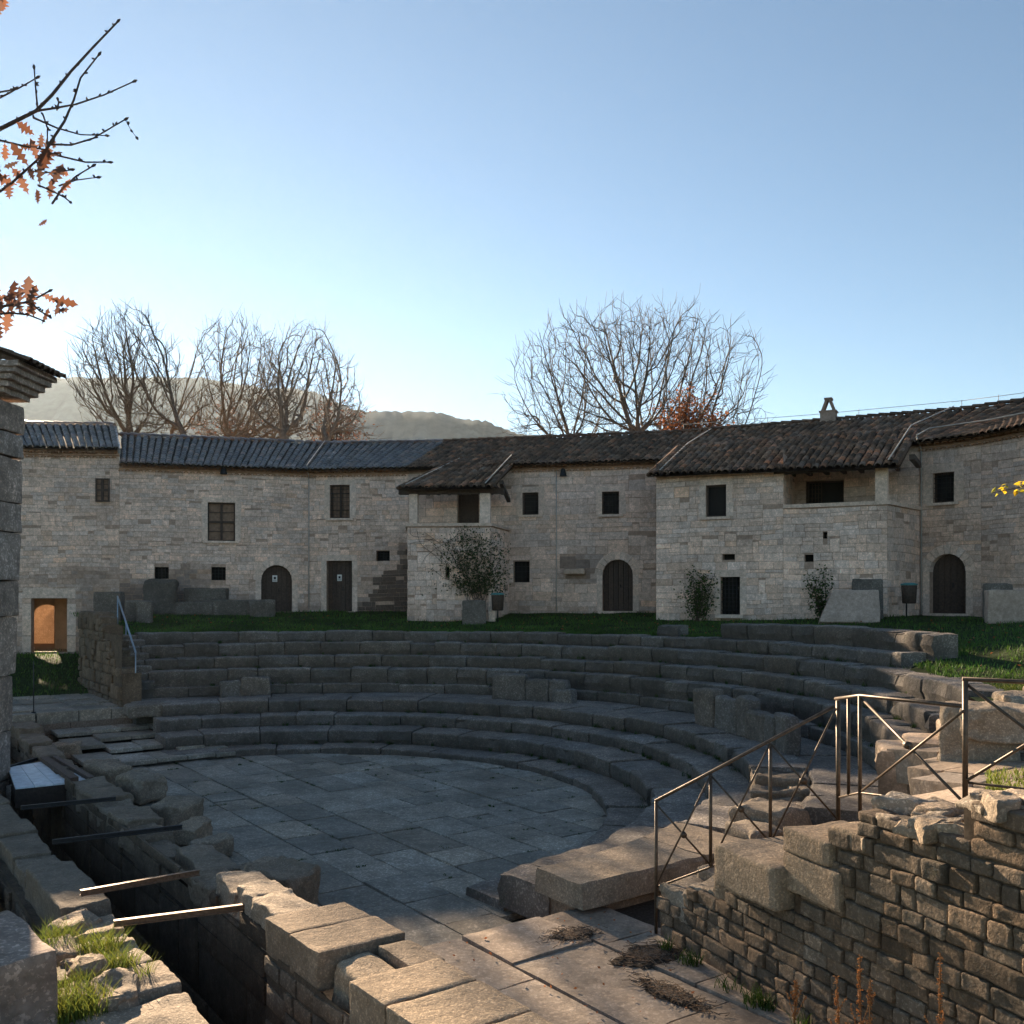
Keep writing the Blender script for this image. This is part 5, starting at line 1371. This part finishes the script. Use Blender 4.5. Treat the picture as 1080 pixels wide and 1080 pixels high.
while n < 2700:
    x, y = R.gauss(500, 26), R.gauss(590, 24)
    if R.random() < .16: x, y = R.uniform(452, 538), R.uniform(556, 625)
    elif R.random() < .28: x, y = R.gauss(508, 17), R.gauss(616, 9)
    if y < 554 or y > 628 or x < 440 or x > 540: continue
    dens = 1-((x-502)/50)**2-((y-592)/42)**2+.5*noise.noise(Vector((x*.07, y*.07, 2)))+(.5 if y > 606 and abs(x-508) < 26 else 0)
    if R.random() > max(.05, dens*1.1): continue
    n += 1; p = vp(x, y, R.uniform(.04, .12+.14*max(0, dens))); leafcard(lf, p, Vector((R.uniform(-1, 1), R.uniform(-1, .2), R.uniform(-1, .4))), R.uniform(.06, .11), R.uniform(.02, .035), tint(.45, .25))
st.build('stem', M['twig'], vt); lf.build('foliage', M['ivy'], vt)
# dry dock stalks by the wall
for i, (px, yb, yt, d, lab) in enumerate(((905, 1100, 1008, 7.0, 'tallest dry rust brown seed stalk at the lower right'), (918, 1100, 1032, 6.9, 'dry brown seed stalk leaning beside the tallest one'), (884, 1100, 1030, 7.1, 'short dry brown seed stalk left of the tallest one'), (993, 1110, 1005, 6.6, 'lone dry brown seed stalk before the rubble wall, farthest right'), (837, 1090, 1034, 7.9, 'small dry seed stalk at the edge of the path'))):
    base = P3(px, yb, d); base.z = min(base.z, .46); top = P3(px+R.uniform(-3, 3), yt, d)
    t = thing('dry_weed', base, lab, 'weed', 'dry seed stalks'); st, sd_ = MB(), MB()
    mid = base.lerp(top, .5)+X3*R.uniform(-.02, .02); st.tube([base, mid, top], [.006, .005, .003], 5)
    for b in range(7):
        f = R.uniform(.3, .85); p = base.lerp(top, f); l = R.uniform(.08, .22)*(1.1-f)*1.6; e = p+Vector((R.uniform(-.5, .5)*l, R.uniform(-.5, .5)*l, l)); st.tube([p, e], [.003, .002], 4); sd_.tube([p, e], [.0032, .0024], 4)
        for k in range(26):
            q = p.lerp(e, R.uniform(.2, 1.05)); leafcard(sd_, q, Vector((R.uniform(-1, 1), R.uniform(-1, 1), R.uniform(-1, .5))), R.uniform(.010, .02), .006, tint(.3, .2))
    sd_.tube([base.lerp(top, .28), mid, top], [.0062, .0056, .0034], 5)
    for k in range(150):
        q = base.lerp(top, R.uniform(.35, 1.0)); leafcard(sd_, q+Vector((R.gauss(0, .008), R.gauss(0, .008), 0)), Vector((R.uniform(-1, 1), R.uniform(-1, 1), R.uniform(-1, .5))), R.uniform(.012, .024), .007, tint(.3, .2))
    st.build('stem', M['twig'], t); sd_.build('seed_head', M['seed'], t)

# ------------------------------------------------------------------ bare trees beyond the roofs
def bare_tree(nm, base, stems, lab, grp, env, mat='bark', seed=1, rmin=.012, na=2200, step=.24, kill=.34, infl=2.6, tw_len=1.0, up=.04, rtop=.28, low=-1., fo=6.5):
    """branches grown towards points spread through the crown's volume"""
    rg_ = random.Random(seed); t = thing(nm, base, lab, 'tree', grp); tk, cr = MB(), MB(); ec, er = env
    pts = []; par = []; dirs = []; foc = base+Z3*fo
    for (dx, dy, dz, L) in stems:
        d = Vector((dx, dy, dz)).normalized(); p = base+Vector((dx*.5, dy*.4, 0)); pi = -1; n_ = int(L/step)
        for i in range(n_+1):
            pts.append(p.copy()); par.append(pi); dirs.append(d.copy()); pi = len(pts)-1
            d = (d+Vector((rg_.gauss(0, .07), rg_.gauss(0, .07), rg_.gauss(0, .03)+.01))).normalized(); p = p+d*step
    att = []
    while len(att) < na:
        v = Vector((rg_.uniform(-1, 1), rg_.uniform(-1, 1), rg_.uniform(-1, 1)))
        l = v.length
        if l > 1 or v.z < low or rg_.random() > .75+.25*l: continue
        k = 1+.22*noise.noise(v.normalized()*1.7+Vector((seed, 0, 0)))
        q = Vector((ec.x+v.x*er.x*k, ec.y+v.y*er.y*k, ec.z+v.z*er.z*k))
        att.append(q)
    A = np.array(att); P_ = np.array(pts); 
    d2 = ((A[:, None, :]-P_[None])**2).sum(2); near = d2.argmin(1); nd = np.sqrt(d2.min(1)); alive = nd > kill
    nk, kk_ = {}, {}
    for it in range(160):
        sel = alive & (nd < infl*(3 if it < 5 else 1))
        if not sel.any(): break
        acc = {}
        for i in np.nonzero(sel)[0]:
            v = A[i]-np.array(pts[near[i]]); v = v/np.linalg.norm(v); k = int(near[i]); acc[k] = acc.get(k, 0)+v
        new = []
        for k, v in acc.items():
            if nk.get(k, 0) > 2: continue
            v = Vector(v); v = v.normalized() if v.length > .05 else Vector((rg_.gauss(0, 1), rg_.gauss(0, 1), 1)).normalized()
            rv = pts[k]-foc; rv.normalize(); d = (v+dirs[k]*.6+rv*.55+Vector((rg_.gauss(0, .07), rg_.gauss(0, .07), rg_.gauss(0, .07)+up))).normalized()
            if any((pts[k]+d*step-pts[c]).length < step*.45 for c in kk_.get(k, ())):
                alive[near == k] &= False; continue
            nk[k] = nk.get(k, 0)+1; new.append((k, pts[k]+d*step, d))
        if not new and it > 5: break
        if not new: continue
        if len(pts) > 9000: break
        o = len(pts)
        for k, p, d in new: kk_.setdefault(k, []).append(len(pts)); pts.append(p); par.append(k); dirs.append(d)
        NP = np.array([tuple(p) for _, p, _ in new]); dd = np.sqrt(((A[:, None, :]-NP[None])**2).sum(2)); m_ = dd.min(1); am = dd.argmin(1)
        better = m_ < nd; near[better] = am[better]+o; nd = np.minimum(nd, m_); alive &= nd > kill
    n_ = len(pts); kids = [[] for _ in range(n_)]
    for i, k in enumerate(par):
        if k >= 0: kids[k].append(i)
    w_ = [0.]*n_
    for i in range(n_-1, -1, -1):
        if not kids[i]: w_[i] = 1.
        if par[i] >= 0: w_[par[i]] += w_[i]
    for i in range(n_):
        ends = 2 if not kids[i] else (1 if rg_.random() < .4 and w_[i] < 30 else 0)
        for q in range(ends):
            p = pts[i]; rv = (pts[i]-foc).normalized(); d = (dirs[i]*.8+rv*.5+Vector((rg_.gauss(0, .5), rg_.gauss(0, .5), rg_.gauss(0, .4)+.2))).normalized(); L = tw_len*rg_.uniform(.4, 1.1)
            m1 = p+d*L*.5; d2_ = (d+Vector((rg_.gauss(0, .16), rg_.gauss(0, .16), rg_.gauss(0, .14)+.08))).normalized(); m2 = m1+d2_*L*.5
            if w_[i] < 200: cr.tube([p, m1, m2], [rmin, rmin*.8, rmin*.55], 3, cap=False)
    mx_ = max(w_); rad__ = [max(rmin, rtop*(x/mx_)**.5) for x in w_]
    def chain(i, start):
        stack = [(i, start)]
        while stack:
            i, start = stack.pop(); path = [] if start is None else [start]
            while True:
                path.append(i)
                if not kids[i]: break
                ks = sorted(kids[i], key=lambda q: -w_[q])
                for q in ks[1:]: stack.append((q, i))
                i = ks[0]
            rs = [rad__[q] for q in path]
            if start is not None: rs[0] = rs[1]
            pp = [pts[q] for q in path]
            if len(pp) < 2: continue
            (tk if max(rs) > rtop*.22 else cr).tube(pp, rs, 7 if max(rs) > .1 else (4 if max(rs) > .03 else 3), cap=False)
    for i in range(n_):
        if par[i] < 0: chain(i, None)
    tk.build('trunk', M[mat], t); cr.build('crown', M[mat], t)
    return t
GT = 'bare trees behind the houses'
tb_ = pt(146, 52); bare_tree('bare_tree', Vector((tb_.x, tb_.y, 1.9)), ((-.14, .05, 1, 8.), (.16, -.05, 1, 8.4), (-.52, .1, 1, 7.6), (.5, .1, 1, 7.6)), 'leftmost bare tree behind the roofs, close to the sun glow', GT,
    (P3(137, 405, 52), Vector((2.9, 2.8, 3.7))), seed=11, rmin=.015, na=1900)
tb_ = pt(262, 54); bare_tree('bare_tree', Vector((tb_.x, tb_.y, 1.9)), ((-.62, .1, 1, 7.6), (-.25, -.1, 1, 8.2), (.05, .2, 1, 8.6), (.40, 0, 1, 8.0)), 'second bare tree from the left, with crooked pale limbs', GT,
    (P3(252, 452, 54), Vector((3.6, 3.2, 5.6))), mat='bark_pale', seed=23, rmin=.013, na=1700, low=-.15, fo=8.)
tb_ = pt(318, 55); bare_tree('bare_tree', Vector((tb_.x, tb_.y, 1.9)), ((.66, .0, 1, 7.8), (.30, .1, 1, 8.4), (-.02, -.1, 1, 8.6), (-.36, .1, 1, 8.0)), 'bare tree with orange undergrowth, rightmost of the left clump', GT,
    (P3(324, 452, 55), Vector((3.7, 3.1, 5.7))), mat='bark_pale', seed=37, rmin=.013, na=1800, low=-.15, fo=8.)
tb_ = pt(668, 52); bare_tree('bare_tree', Vector((tb_.x, tb_.y, 1.9)), ((-.66, .1, 1, 8.4), (-.40, -.1, 1, 8.6), (-.16, .1, 1, 9.0), (.05, 0, 1, 8.8), (.22, -.1, 1, 8.8), (.42, .1, 1, 8.6), (.66, 0, 1, 8.2)), 'wide fan shaped bare tree alone above the middle roofs', GT,
    (P3(668, 456, 52), Vector((7.3, 5.0, 7.2))), seed=51, rmin=.012, na=3000, up=.02, rtop=.26, low=-.08, fo=8.6)
# small trees with rust coloured leaves
def leafy(base, c, er, n, lab, mat, seed, grp='rust leaved trees behind the houses', nm='leafy_tree'):
    rg_ = random.Random(seed); t = thing(nm, base, lab, 'tree', grp); tk, lf = MB(), MB(); tips = []
    tk.tube([base, base.lerp(c, .5)+X3*.2, c], [.14, .10, .05], 6)
    for i in range(70):
        while True:
            v = Vector((rg_.uniform(-1, 1), rg_.uniform(-1, 1), rg_.uniform(-1, 1)))
            if v.length < 1: break
        q = c+Vector((v.x*er.x, v.y*er.y, v.z*er.z)); s = base.lerp(c, rg_.uniform(.55, 1)); tk.tube([s, s.lerp(q, .5)+Z3*.15, q], [.04, .025, .01], 4); tips.append((s, q))
    for i in range(n):
        s, q = rg_.choice(tips); p = s.lerp(q, rg_.uniform(.45, 1.08))+Vector((rg_.gauss(0, .22), rg_.gauss(0, .22), rg_.gauss(0, .2)))
        leafcard(lf, p, Vector((rg_.uniform(-1, 1), rg_.uniform(-1, 1), rg_.uniform(-1, .3))), rg_.uniform(.13, .22), rg_.uniform(.04, .065), tint(.35, .2))
    tk.build('trunk', M['bark'], t); lf.build('foliage', M[mat], t)
p_ = pt(722, 50); leafy(Vector((p_.x, p_.y, 1.9)), P3(722, 437, 50), Vector((1.9, 1.5, 1.9)), 2600, 'rust leaved oak showing above the middle roof', 'leaf_rust', 5)
p_ = pt(752, 50); leafy(Vector((p_.x, p_.y, 1.9)), P3(752, 452, 50), Vector((1.1, 1., 1.2)), 700, 'low rust leaved tree right of the larger one', 'leaf_rust', 6)
p_ = pt(243, 58); leafy(Vector((p_.x, p_.y, 1.9)), P3(243, 452, 58), Vector((2.6, 1.5, 1.8)), 1100, 'orange leaved tree low behind the left clump', 'leaf_oak', 7)
p_ = pt(352, 58); leafy(Vector((p_.x, p_.y, 1.9)), P3(352, 446, 58), Vector((2.4, 1.5, 2.2)), 1300, 'pinkish leaved tree at the right of the left clump', 'leaf_oak', 8)

# ------------------------------------------------------------------ oak branches entering at the upper left
oak = thing('oak_tree', Vector((-4.9, 4.2, 2.4)), 'oak with dry brown leaves and budded twigs reaching in at the upper left', 'tree')
tw, lf, tk = MB(), MB(), MB()
DB = 4.3
tk.tube([Vector((-4.9, 4.2, 2.3)), Vector((-4.85, 4.25, 4.0)), Vector((-4.7, 4.3, 6.0)), Vector((-4.6, 4.3, 8.2))], [.17, .15, .12, .07], 9)
tk.tube([Vector((-4.7, 4.3, 5.6)), Vector((-3.6, 4.3, 6.0)), P3(-60, 170, DB)], [.07, .04, .018], 7)
tk.tube([Vector((-4.7, 4.3, 4.9)), Vector((-3.6, 4.3, 5.2)), P3(-60, 330, DB)], [.06, .035, .014], 7)
def br(pts, r0=.008, r1=.003, dd=0.):
    q = [P3(x, y, DB+dd+.04*math.sin(i*1.7+x)) for i, (x, y) in enumerate(pts)]
    n_ = len(q); tw.tube(q, [r0+(r1-r0)*i/(n_-1) for i in range(n_)], 6)
    for i in range(n_-1):
        for k in range(2):
            p = q[i].lerp(q[i+1], R.random()); d = Vector((R.uniform(-1, 1), R.uniform(-.4, .4), R.uniform(0, 1))).normalized(); tw.tube([p, p+d*.009, p+d*.016], [.004, .005, .001], 5)
    p = q[-1]; d = (q[-1]-q[-2]).normalized(); tw.tube([p-d*.006, p+d*.008, p+d*.02], [.004, .007, .001], 5)
br([(-60, 170), (-12, 142), (20, 126), (38, 117), (55, 100), (75, 75), (98, 50), (124, 23)], .012, .004)
br([(40, 118), (38, 98), (36, 72)], .005, .003); br([(-40, 118), (-5, 98), (18, 94), (39, 82)], .006, .003, .1); br([(-20, 108), (0, 103), (12, 97), (18, 93)], .005, .003, .1)
br([(38, 117), (58, 114), (80, 110), (110, 100), (141, 86)], .006, .003)
br([(40, 175), (52, 152), (68, 128), (78, 105), (85, 82), (104, 58)], .007, .003, -.1)
br([(35, 124), (60, 135), (85, 142), (112, 143)], .005, .002, .05); br([(50, 152), (75, 153), (98, 146), (115, 136), (132, 126)], .005, .003, -.05)
br([(-40, 135), (0, 148), (25, 154), (48, 158)], .006, .004); br([(44, 160), (65, 165), (90, 171), (115, 171)], .005, .003, .05)
br([(55, 215), (65, 200), (80, 186), (98, 175)], .005, .003, -.03); br([(62, 196), (80, 190), (103, 187)], .004, .002, -.03)
br([(-60, 240), (-20, 215), (10, 195), (38, 170), (55, 150)], .009, .004); br([(30, 180), (45, 182), (60, 182), (76, 179)], .004, .002)
br([(40, 195), (58, 203), (68, 208), (74, 213)], .004, .003); br([(132, 126), (138, 137), (144, 145)], .0012, .001, -.05)
br([(-60, 330), (-20, 326), (10, 322), (32, 318), (52, 307)], .009, .004); br([(32, 318), (42, 328), (52, 334)], .005, .003); br([(-30, 335), (10, 330), (30, 332), (45, 338)], .006, .003)
br([(60, 116), (62, 108), (61, 105)], .004, .003); br([(45, 120), (50, 135), (50, 150)], .004, .003)
def oakleaf(px, py, ang, Lp, dd=0., flip=1.):
    """a lobed oak leaf; ang in picture degrees, Lp length in px"""
    c = P3(px, py, DB+dd); L = .88*Lp*DB/F; a = rad(ang)
    yaw = R.uniform(-.7, .7)
    d = Vector((math.cos(a)*math.cos(yaw), math.sin(yaw)*.6, -math.sin(a))).normalized()
    s = d.cross(Vector((R.uniform(-.5, .5), 1, R.uniform(-.5, .5)))).normalized(); n_ = s.cross(d)
    prof = [(0, .02), (.12, .03), (.2, .15), (.28, .06), (.4, .24), (.48, .09), (.6, .26), (.68, .10), (.79, .19), (.87, .07), (1, .0)]
    curl = R.uniform(-.15, .15); vs = []; fs = []
    for t, w in prof:
        m = c+d*(t*L)+n_*(curl*L*t*t)
        w *= L*R.uniform(.8, 1.1); vs += [m-s*w+n_*abs(w)*.3-d*w*.2*0, m, m+s*w+n_*abs(w)*.3]
    for i in range(len(prof)-1):
        o_ = i*3; fs += [(o_, o_+1, o_+4, o_+3), (o_+1, o_+2, o_+5, o_+4)]
    lf.add(vs, fs, tint(.5, .2), True)
for (x, y, a, L) in ((3, 12, 260, 26), (-2, 18, 280, 24), (36, 142, 215, 28), (44, 140, 95, 20), (38, 155, 190, 24), (56, 145, 80, 16), (48, 164, 335, 20), (40, 170, 250, 30), (30, 175, 230, 30), (48, 175, 280, 32), (55, 195, 285, 34), (42, 195, 265, 30), (36, 190, 230, 28), (25, 190, 225, 26), (18, 195, 200, 30), (10, 185, 170, 30), (2, 190, 200, 28), (50, 185, 320, 22), (62, 205, 300, 24), (40, 215, 255, 22), (30, 205, 245, 28), (20, 170, 150, 20), (5, 150, 100, 22), (0, 175, 120, 24), (52, 210, 275, 26), (46, 180, 265, 36), (58, 178, 20, 18), (40, 238, 330, 14), (10, 210, 250, 28), (-6, 205, 250, 26),
        (54, 315, 8, 30), (42, 309, 20, 22), (55, 328, -8, 20), (58, 334, 275, 26), (44, 342, 295, 22), (36, 335, 262, 30), (28, 318, 265, 40), (20, 325, 255, 34), (10, 320, 260, 38), (32, 312, 90, 14), (22, 310, 160, 22), (8, 312, 165, 26), (2, 330, 250, 30), (15, 335, 250, 30), (28, 335, 285, 24), (-6, 345, 280, 34), (6, 352, 275, 30), (0, 360, 260, 28), (14, 312, 120, 14), (24, 330, 230, 26), (-8, 322, 270, 32), (30, 322, 300, 26)):
    oakleaf(x, y, a, L, R.uniform(-.18, .18))
tk.build('trunk', M['bark'], oak); tw.build('twig', M['twig'], oak); lf.build('foliage', M['leaf_oak'], oak)
# sprig of yellow leaves at the right edge
sp_ = thing('young_tree', Vector((3.6, 5.2, 2.2)), 'sapling reaching in at the right edge with yellow leaves', 'tree'); tw, lf = MB(), MB(); DB = 5.4
tw.tube([Vector((3.6, 5.2, 2.2)), Vector((3.55, 5.3, 3.6)), Vector((3.4, 5.35, 5.6))], [.02, .015, .006], 6)
tw.tube([Vector((3.52, 5.3, 4.2)), P3(1100, 505, 5.4), P3(1075, 514, 5.4), P3(1046, 520, 5.4)], [.006, .004, .003, .0015], 5)
for i in range(26):
    x = R.uniform(1048, 1090); y = 518-(x-1048)*.25+R.uniform(-6, 7); p = P3(x, y, 5.4+R.uniform(-.08, .08)); leafcard(lf, p, Vector((R.uniform(-1, 1), R.uniform(-.5, .5), R.uniform(-1, .2))), R.uniform(.025, .045), R.uniform(.010, .016), tint(.3, .2))
p = P3(1037, 472, 5.4); 
tw.build('twig', M['twig'], sp_); lf.build('foliage', M['leaf_yellow'], sp_)

# ------------------------------------------------------------------ loose stones and small things on the grass
def gz(p):
    r = math.hypot(p.x-CX, p.y-CY); th = math.degrees(math.atan2(p.y-CY, p.x-CX)); return bank_z(r, th)
def stone(px, d, w, h, dep, lab, k=1., rot=0., tilt=0., n=9, amp=.03, bev=.05, nm='stone_block', mat='seat', taper=0.):
    c = pt(px, d); z = gz(Vector((c.x, c.y, 0))); a = rad(rot); X = Vector((math.cos(a), math.sin(a), 0)); Y = Vector((-math.sin(a), math.cos(a), 0)); Zt = (Z3+Y*tilt).normalized(); Y = Zt.cross(X)
    mb = MB(); mb.rock(Vector((c.x, c.y, z+h/2-.05)), X, Y, Zt, w/2, dep/2, h/2+.05, bev, n, amp, 2.2, (k, k*.98, k*.96))
    if taper: mb.v = [(Vector(v)+X*(taper*(v[2]-z))*(1 if (Vector(v)-Vector((c.x, c.y, v[2]))).dot(X) < 0 else 0))[:] for v in mb.v]
    o = mb.build(nm, M[mat]); tag(o, lab, 'stone block', 'loose carved stones on the grass'); return o
stone(895, 28.8, 1.75, 1.0, .3, 'large smooth grey slab leaning against the loggia wall', .62, -16, .5, mat='dressed', amp=.02, taper=.42)
bpy.context.view_layer.update()
stone(915, 29.4, .9, 1.25, .25, 'narrow slab standing behind the leaning grey slab', .9, -16, .25, mat='seat')
stone(1068, 25.6, 1.3, .85, .9, 'squared pale grey block at the right edge of the grass', .62, -20, mat='dressed')
stone(1052, 26.6, .7, 1.0, .6, 'darker block directly behind the squared pale block', .9, -20)
stone(250, 36.6, 1.9, .55, .7, 'long low stone block lying left of the arched door', .9, 5)
stone(277, 36.3, .95, .6, .6, 'rough broken stone lying against the arched door', .95, 15, amp=.09)
stone(218, 37.0, 1.6, .95, .6, 'tall dark block standing against the left house wall', .75, 5)
stone(188, 36.2, 2.6, .45, .6, 'long plinth block lying in front of the dark stain', .85, 8)
stone(170, 36.0, 1.2, 1.3, .6, 'dark weathered stone mass against the wall near the left vent', .65, 8, amp=.1, bev=.2)
stone(153, 33.0, .5, .75, .4, 'pale upright stub of stone beside the blue handrail', 1.1, 5, amp=.05)
stone(142, 33.3, .6, .72, .4, 'striped upright stone at the top of the left stairs', .9, 5, amp=.04)
stone(115, 33.6, .95, .95, .45, 'fluted stone block at the top of the left end wall', .85, 5, amp=.03)
stone(500, 33.7, .85, .85, .16, 'grey blue slab leaning below the vine', .9, 0, .12, mat='seat')
stone(519, 34.6, .25, 1.2, .25, 'thin upright stone post right of the leaning vine slab', 1.3, 0, mat='dressed')
o = stone(94, 32.2, .55, .9, .55, 'rounded dark boulder by the passage of the left house', .8, 10, amp=.1, bev=.25)
o.location.z -= 1.05
def bin_(px, d, lab, zoff=0.):
    c = pt(px, d); z = gz(Vector((c.x, c.y, 0))); b = Vector((c.x, c.y, z)); t = thing('litter_bin', b, lab, 'bin', 'litter bins on posts')
    q = MB(); q.tube([b, b+Z3*1.05], .025, 6); q.build('post', M['darkmetal'], t)
    q = MB(); c2 = b-Y3*.2; q.tube([c2+Z3*.42, c2+Z3*.44, c2+Z3*.96, c2+Z3*.98], [.17, .2, .23, .23], 14); q.build('bucket', M['wood'], t)
    q = MB(); q.tube([c2+Z3*.985, c2+Z3*1.03, c2+Z3*1.06], [.25, .25, .15], 14); q.build('lid', M['binlid'], t)
bin_(525, 34.2, 'dark litter bin on a post beside the vine covered loggia'); bin_(956, 29.5, 'dark litter bin with blue green lid near the right arched door')
# thin marker post at the left
b = PG(35.5, 752, 1.0); q = MB(); q.tube([b, b+Z3*(pz(697, b.y)-b.z)], .014, 5); q.tube([b+Z3*.0, b+Z3*.03], .06, 8); tag(q.build('marker_post', M['darkmetal']), 'thin dark metal post before the lit passage at the left', 'post')
# fallen leaves
mb = MB()
for i in range(420):
    th = R.uniform(-16, 124); r = 13.6+R.random()*6.2; p = pol(r, th, 0); p.z = bank_z(r, th)+.06
    leafcard(mb, p, Vector((R.uniform(-1, 1), R.uniform(-1, 1), R.uniform(-.2, .3))), R.uniform(.06, .10), .025, tint(.4, .15, .7))
for i in range(90):
    p = W(R.uniform(9, 13.5), R.uniform(-2.2, .6), .475); leafcard(mb, p, Vector((R.uniform(-1, 1), R.uniform(-1, 1), R.uniform(-.1, .3))), R.uniform(.025, .05), .012, tint(.4, .15))
tag(kind(mb.build('fallen_leaves', M['leaf_rust']), 'stuff'), 'brown fallen leaves scattered on grass, paving and path', 'leaves')

# ------------------------------------------------------------------ hills
def hill(dist, prof, nm, lab, depth=500, seed=0):
    mb = MB(); vs = []; fs = []; n = 150; x0, x1 = prof[0][0], prof[-1][0]
    lays = [(-depth*.8, 0.), (-depth*.45, .45), (-depth*.2, .8), (0, 1.), (depth*.4, .5), (depth, 0.)]
    for i in range(n+1):
        px = x0+(x1-x0)*i/n
        for (xa, ya), (xb, yb) in zip(prof, prof[1:]):
            if xa <= px <= xb: t = (px-xa)/(xb-xa); t = t*t*(3-2*t); py = ya+(yb-ya)*t; break
        top = (YH-py)*dist/F
        for k, (dd, hh) in enumerate(lays):
            d = dist+dd; wob = (nz(Vector((px*.03, k*3.1, seed)))*.09+nz(Vector((px*.11, k*7.7, seed)))*.05)
            z = E+top*(hh+(wob if 0 < k < 5 and k != 3 else 0)) + (nz(Vector((px*.45, 0, seed)))*top*.018+nz(Vector((px*1.3, 0, seed)))*top*.010 if k == 3 else 0)
            vs.append(Vector(((px-540)/F*dist*(1+dd/dist*.3), d, z if hh > 0 else 1.5)))
    m = len(lays)
    for i in range(n):
        for k in range(m-1): fs.append((i*m+k, i*m+k+1, (i+1)*m+k+1, (i+1)*m+k))
    mb.add(vs, fs, (1, 1, 1), True); o = mb.build('hill', M['hill']); kind(o, 'structure')
hill(2050, [(-500, 430), (-250, 405), (40, 398), (190, 398), (300, 410), (420, 440), (560, 470), (700, 500)], 'a', '', 600, 1)
hill(1150, [(250, 520), (330, 455), (392, 434), (450, 434), (500, 443), (560, 459), (640, 480), (760, 540)], 'b', '', 350, 2)
hill(1600, [(560, 500), (680, 462), (780, 448), (860, 443), (980, 446), (1150, 430), (1500, 440)], 'c', '', 500, 3)

# ------------------------------------------------------------------ haze, sky, sun, camera
HAZE = .000045
mb = MB(); mb.aabb(-2900, 2900, -60, 2900, -2.7, 500)
hz = mb.build('haze', bpy.data.materials.new('haze_air')); kind(hz, 'stuff'); tag(hz, 'thin pale winter haze filling the valley air', 'haze')
m = hz.data.materials[0]; m.use_nodes = True; nt = m.node_tree; nt.nodes.clear()
out = nt.nodes.new('ShaderNodeOutputMaterial'); pv = nt.nodes.new('ShaderNodeVolumePrincipled')
pv.inputs['Color'].default_value = (.70, .86, 1, 1); pv.inputs['Density'].default_value = HAZE; pv.inputs['Anisotropy'].default_value = .5
nt.links.new(pv.outputs[0], out.inputs['Volume'])

w = bpy.data.worlds.new('World'); sc.world = w; w.use_nodes = True; nt = w.node_tree
sky = nt.nodes.new('ShaderNodeTexSky'); sky.sky_type = 'NISHITA'; sky.sun_disc = False
el = math.asin(SUN.z); az = math.atan2(SUN.x, SUN.y)
sky.sun_elevation = el; sky.sun_rotation = az; sky.altitude = 550; sky.air_density = .9; sky.dust_density = .0; sky.ozone_density = 1.0
bg = nt.nodes['Background']; bg.inputs[1].default_value = .042
nt.links.new(mix(nt, 1., sky.outputs[0], (.92, 1., .985, 1), 'MULTIPLY'), bg.inputs[0])
ld_ = bpy.data.lights.new('Sun', 'SUN'); ld_.energy = 5.; ld_.angle = rad(.5); ld_.color = (1, .77, .53)
lo = bpy.data.objects.new('Sun', ld_); COL.objects.link(lo); lo.rotation_mode = 'QUATERNION'; lo.rotation_quaternion = SUN.to_track_quat('Z', 'Y'); lo.location = (0, 0, 60)

cam = bpy.data.cameras.new('Camera'); co = bpy.data.objects.new('Camera', cam); COL.objects.link(co)
co.location = (0, 0, E); co.rotation_euler = (rad(90), 0, 0)
cam.sensor_width = 36; cam.lens = 36*F/1080; cam.shift_y = (YH-540)/1080; cam.clip_start = .05; cam.clip_end = 20000
sc.camera = co
sc.view_settings.view_transform = 'Standard'; sc.view_settings.look = 'None'; sc.view_settings.exposure = 1.98; sc.view_settings.gamma = 1
sc.render.engine = 'CYCLES'
sc.cycles.max_bounces = 8; sc.cycles.diffuse_bounces = 5; sc.cycles.volume_bounces = 1; sc.cycles.use_denoising = True
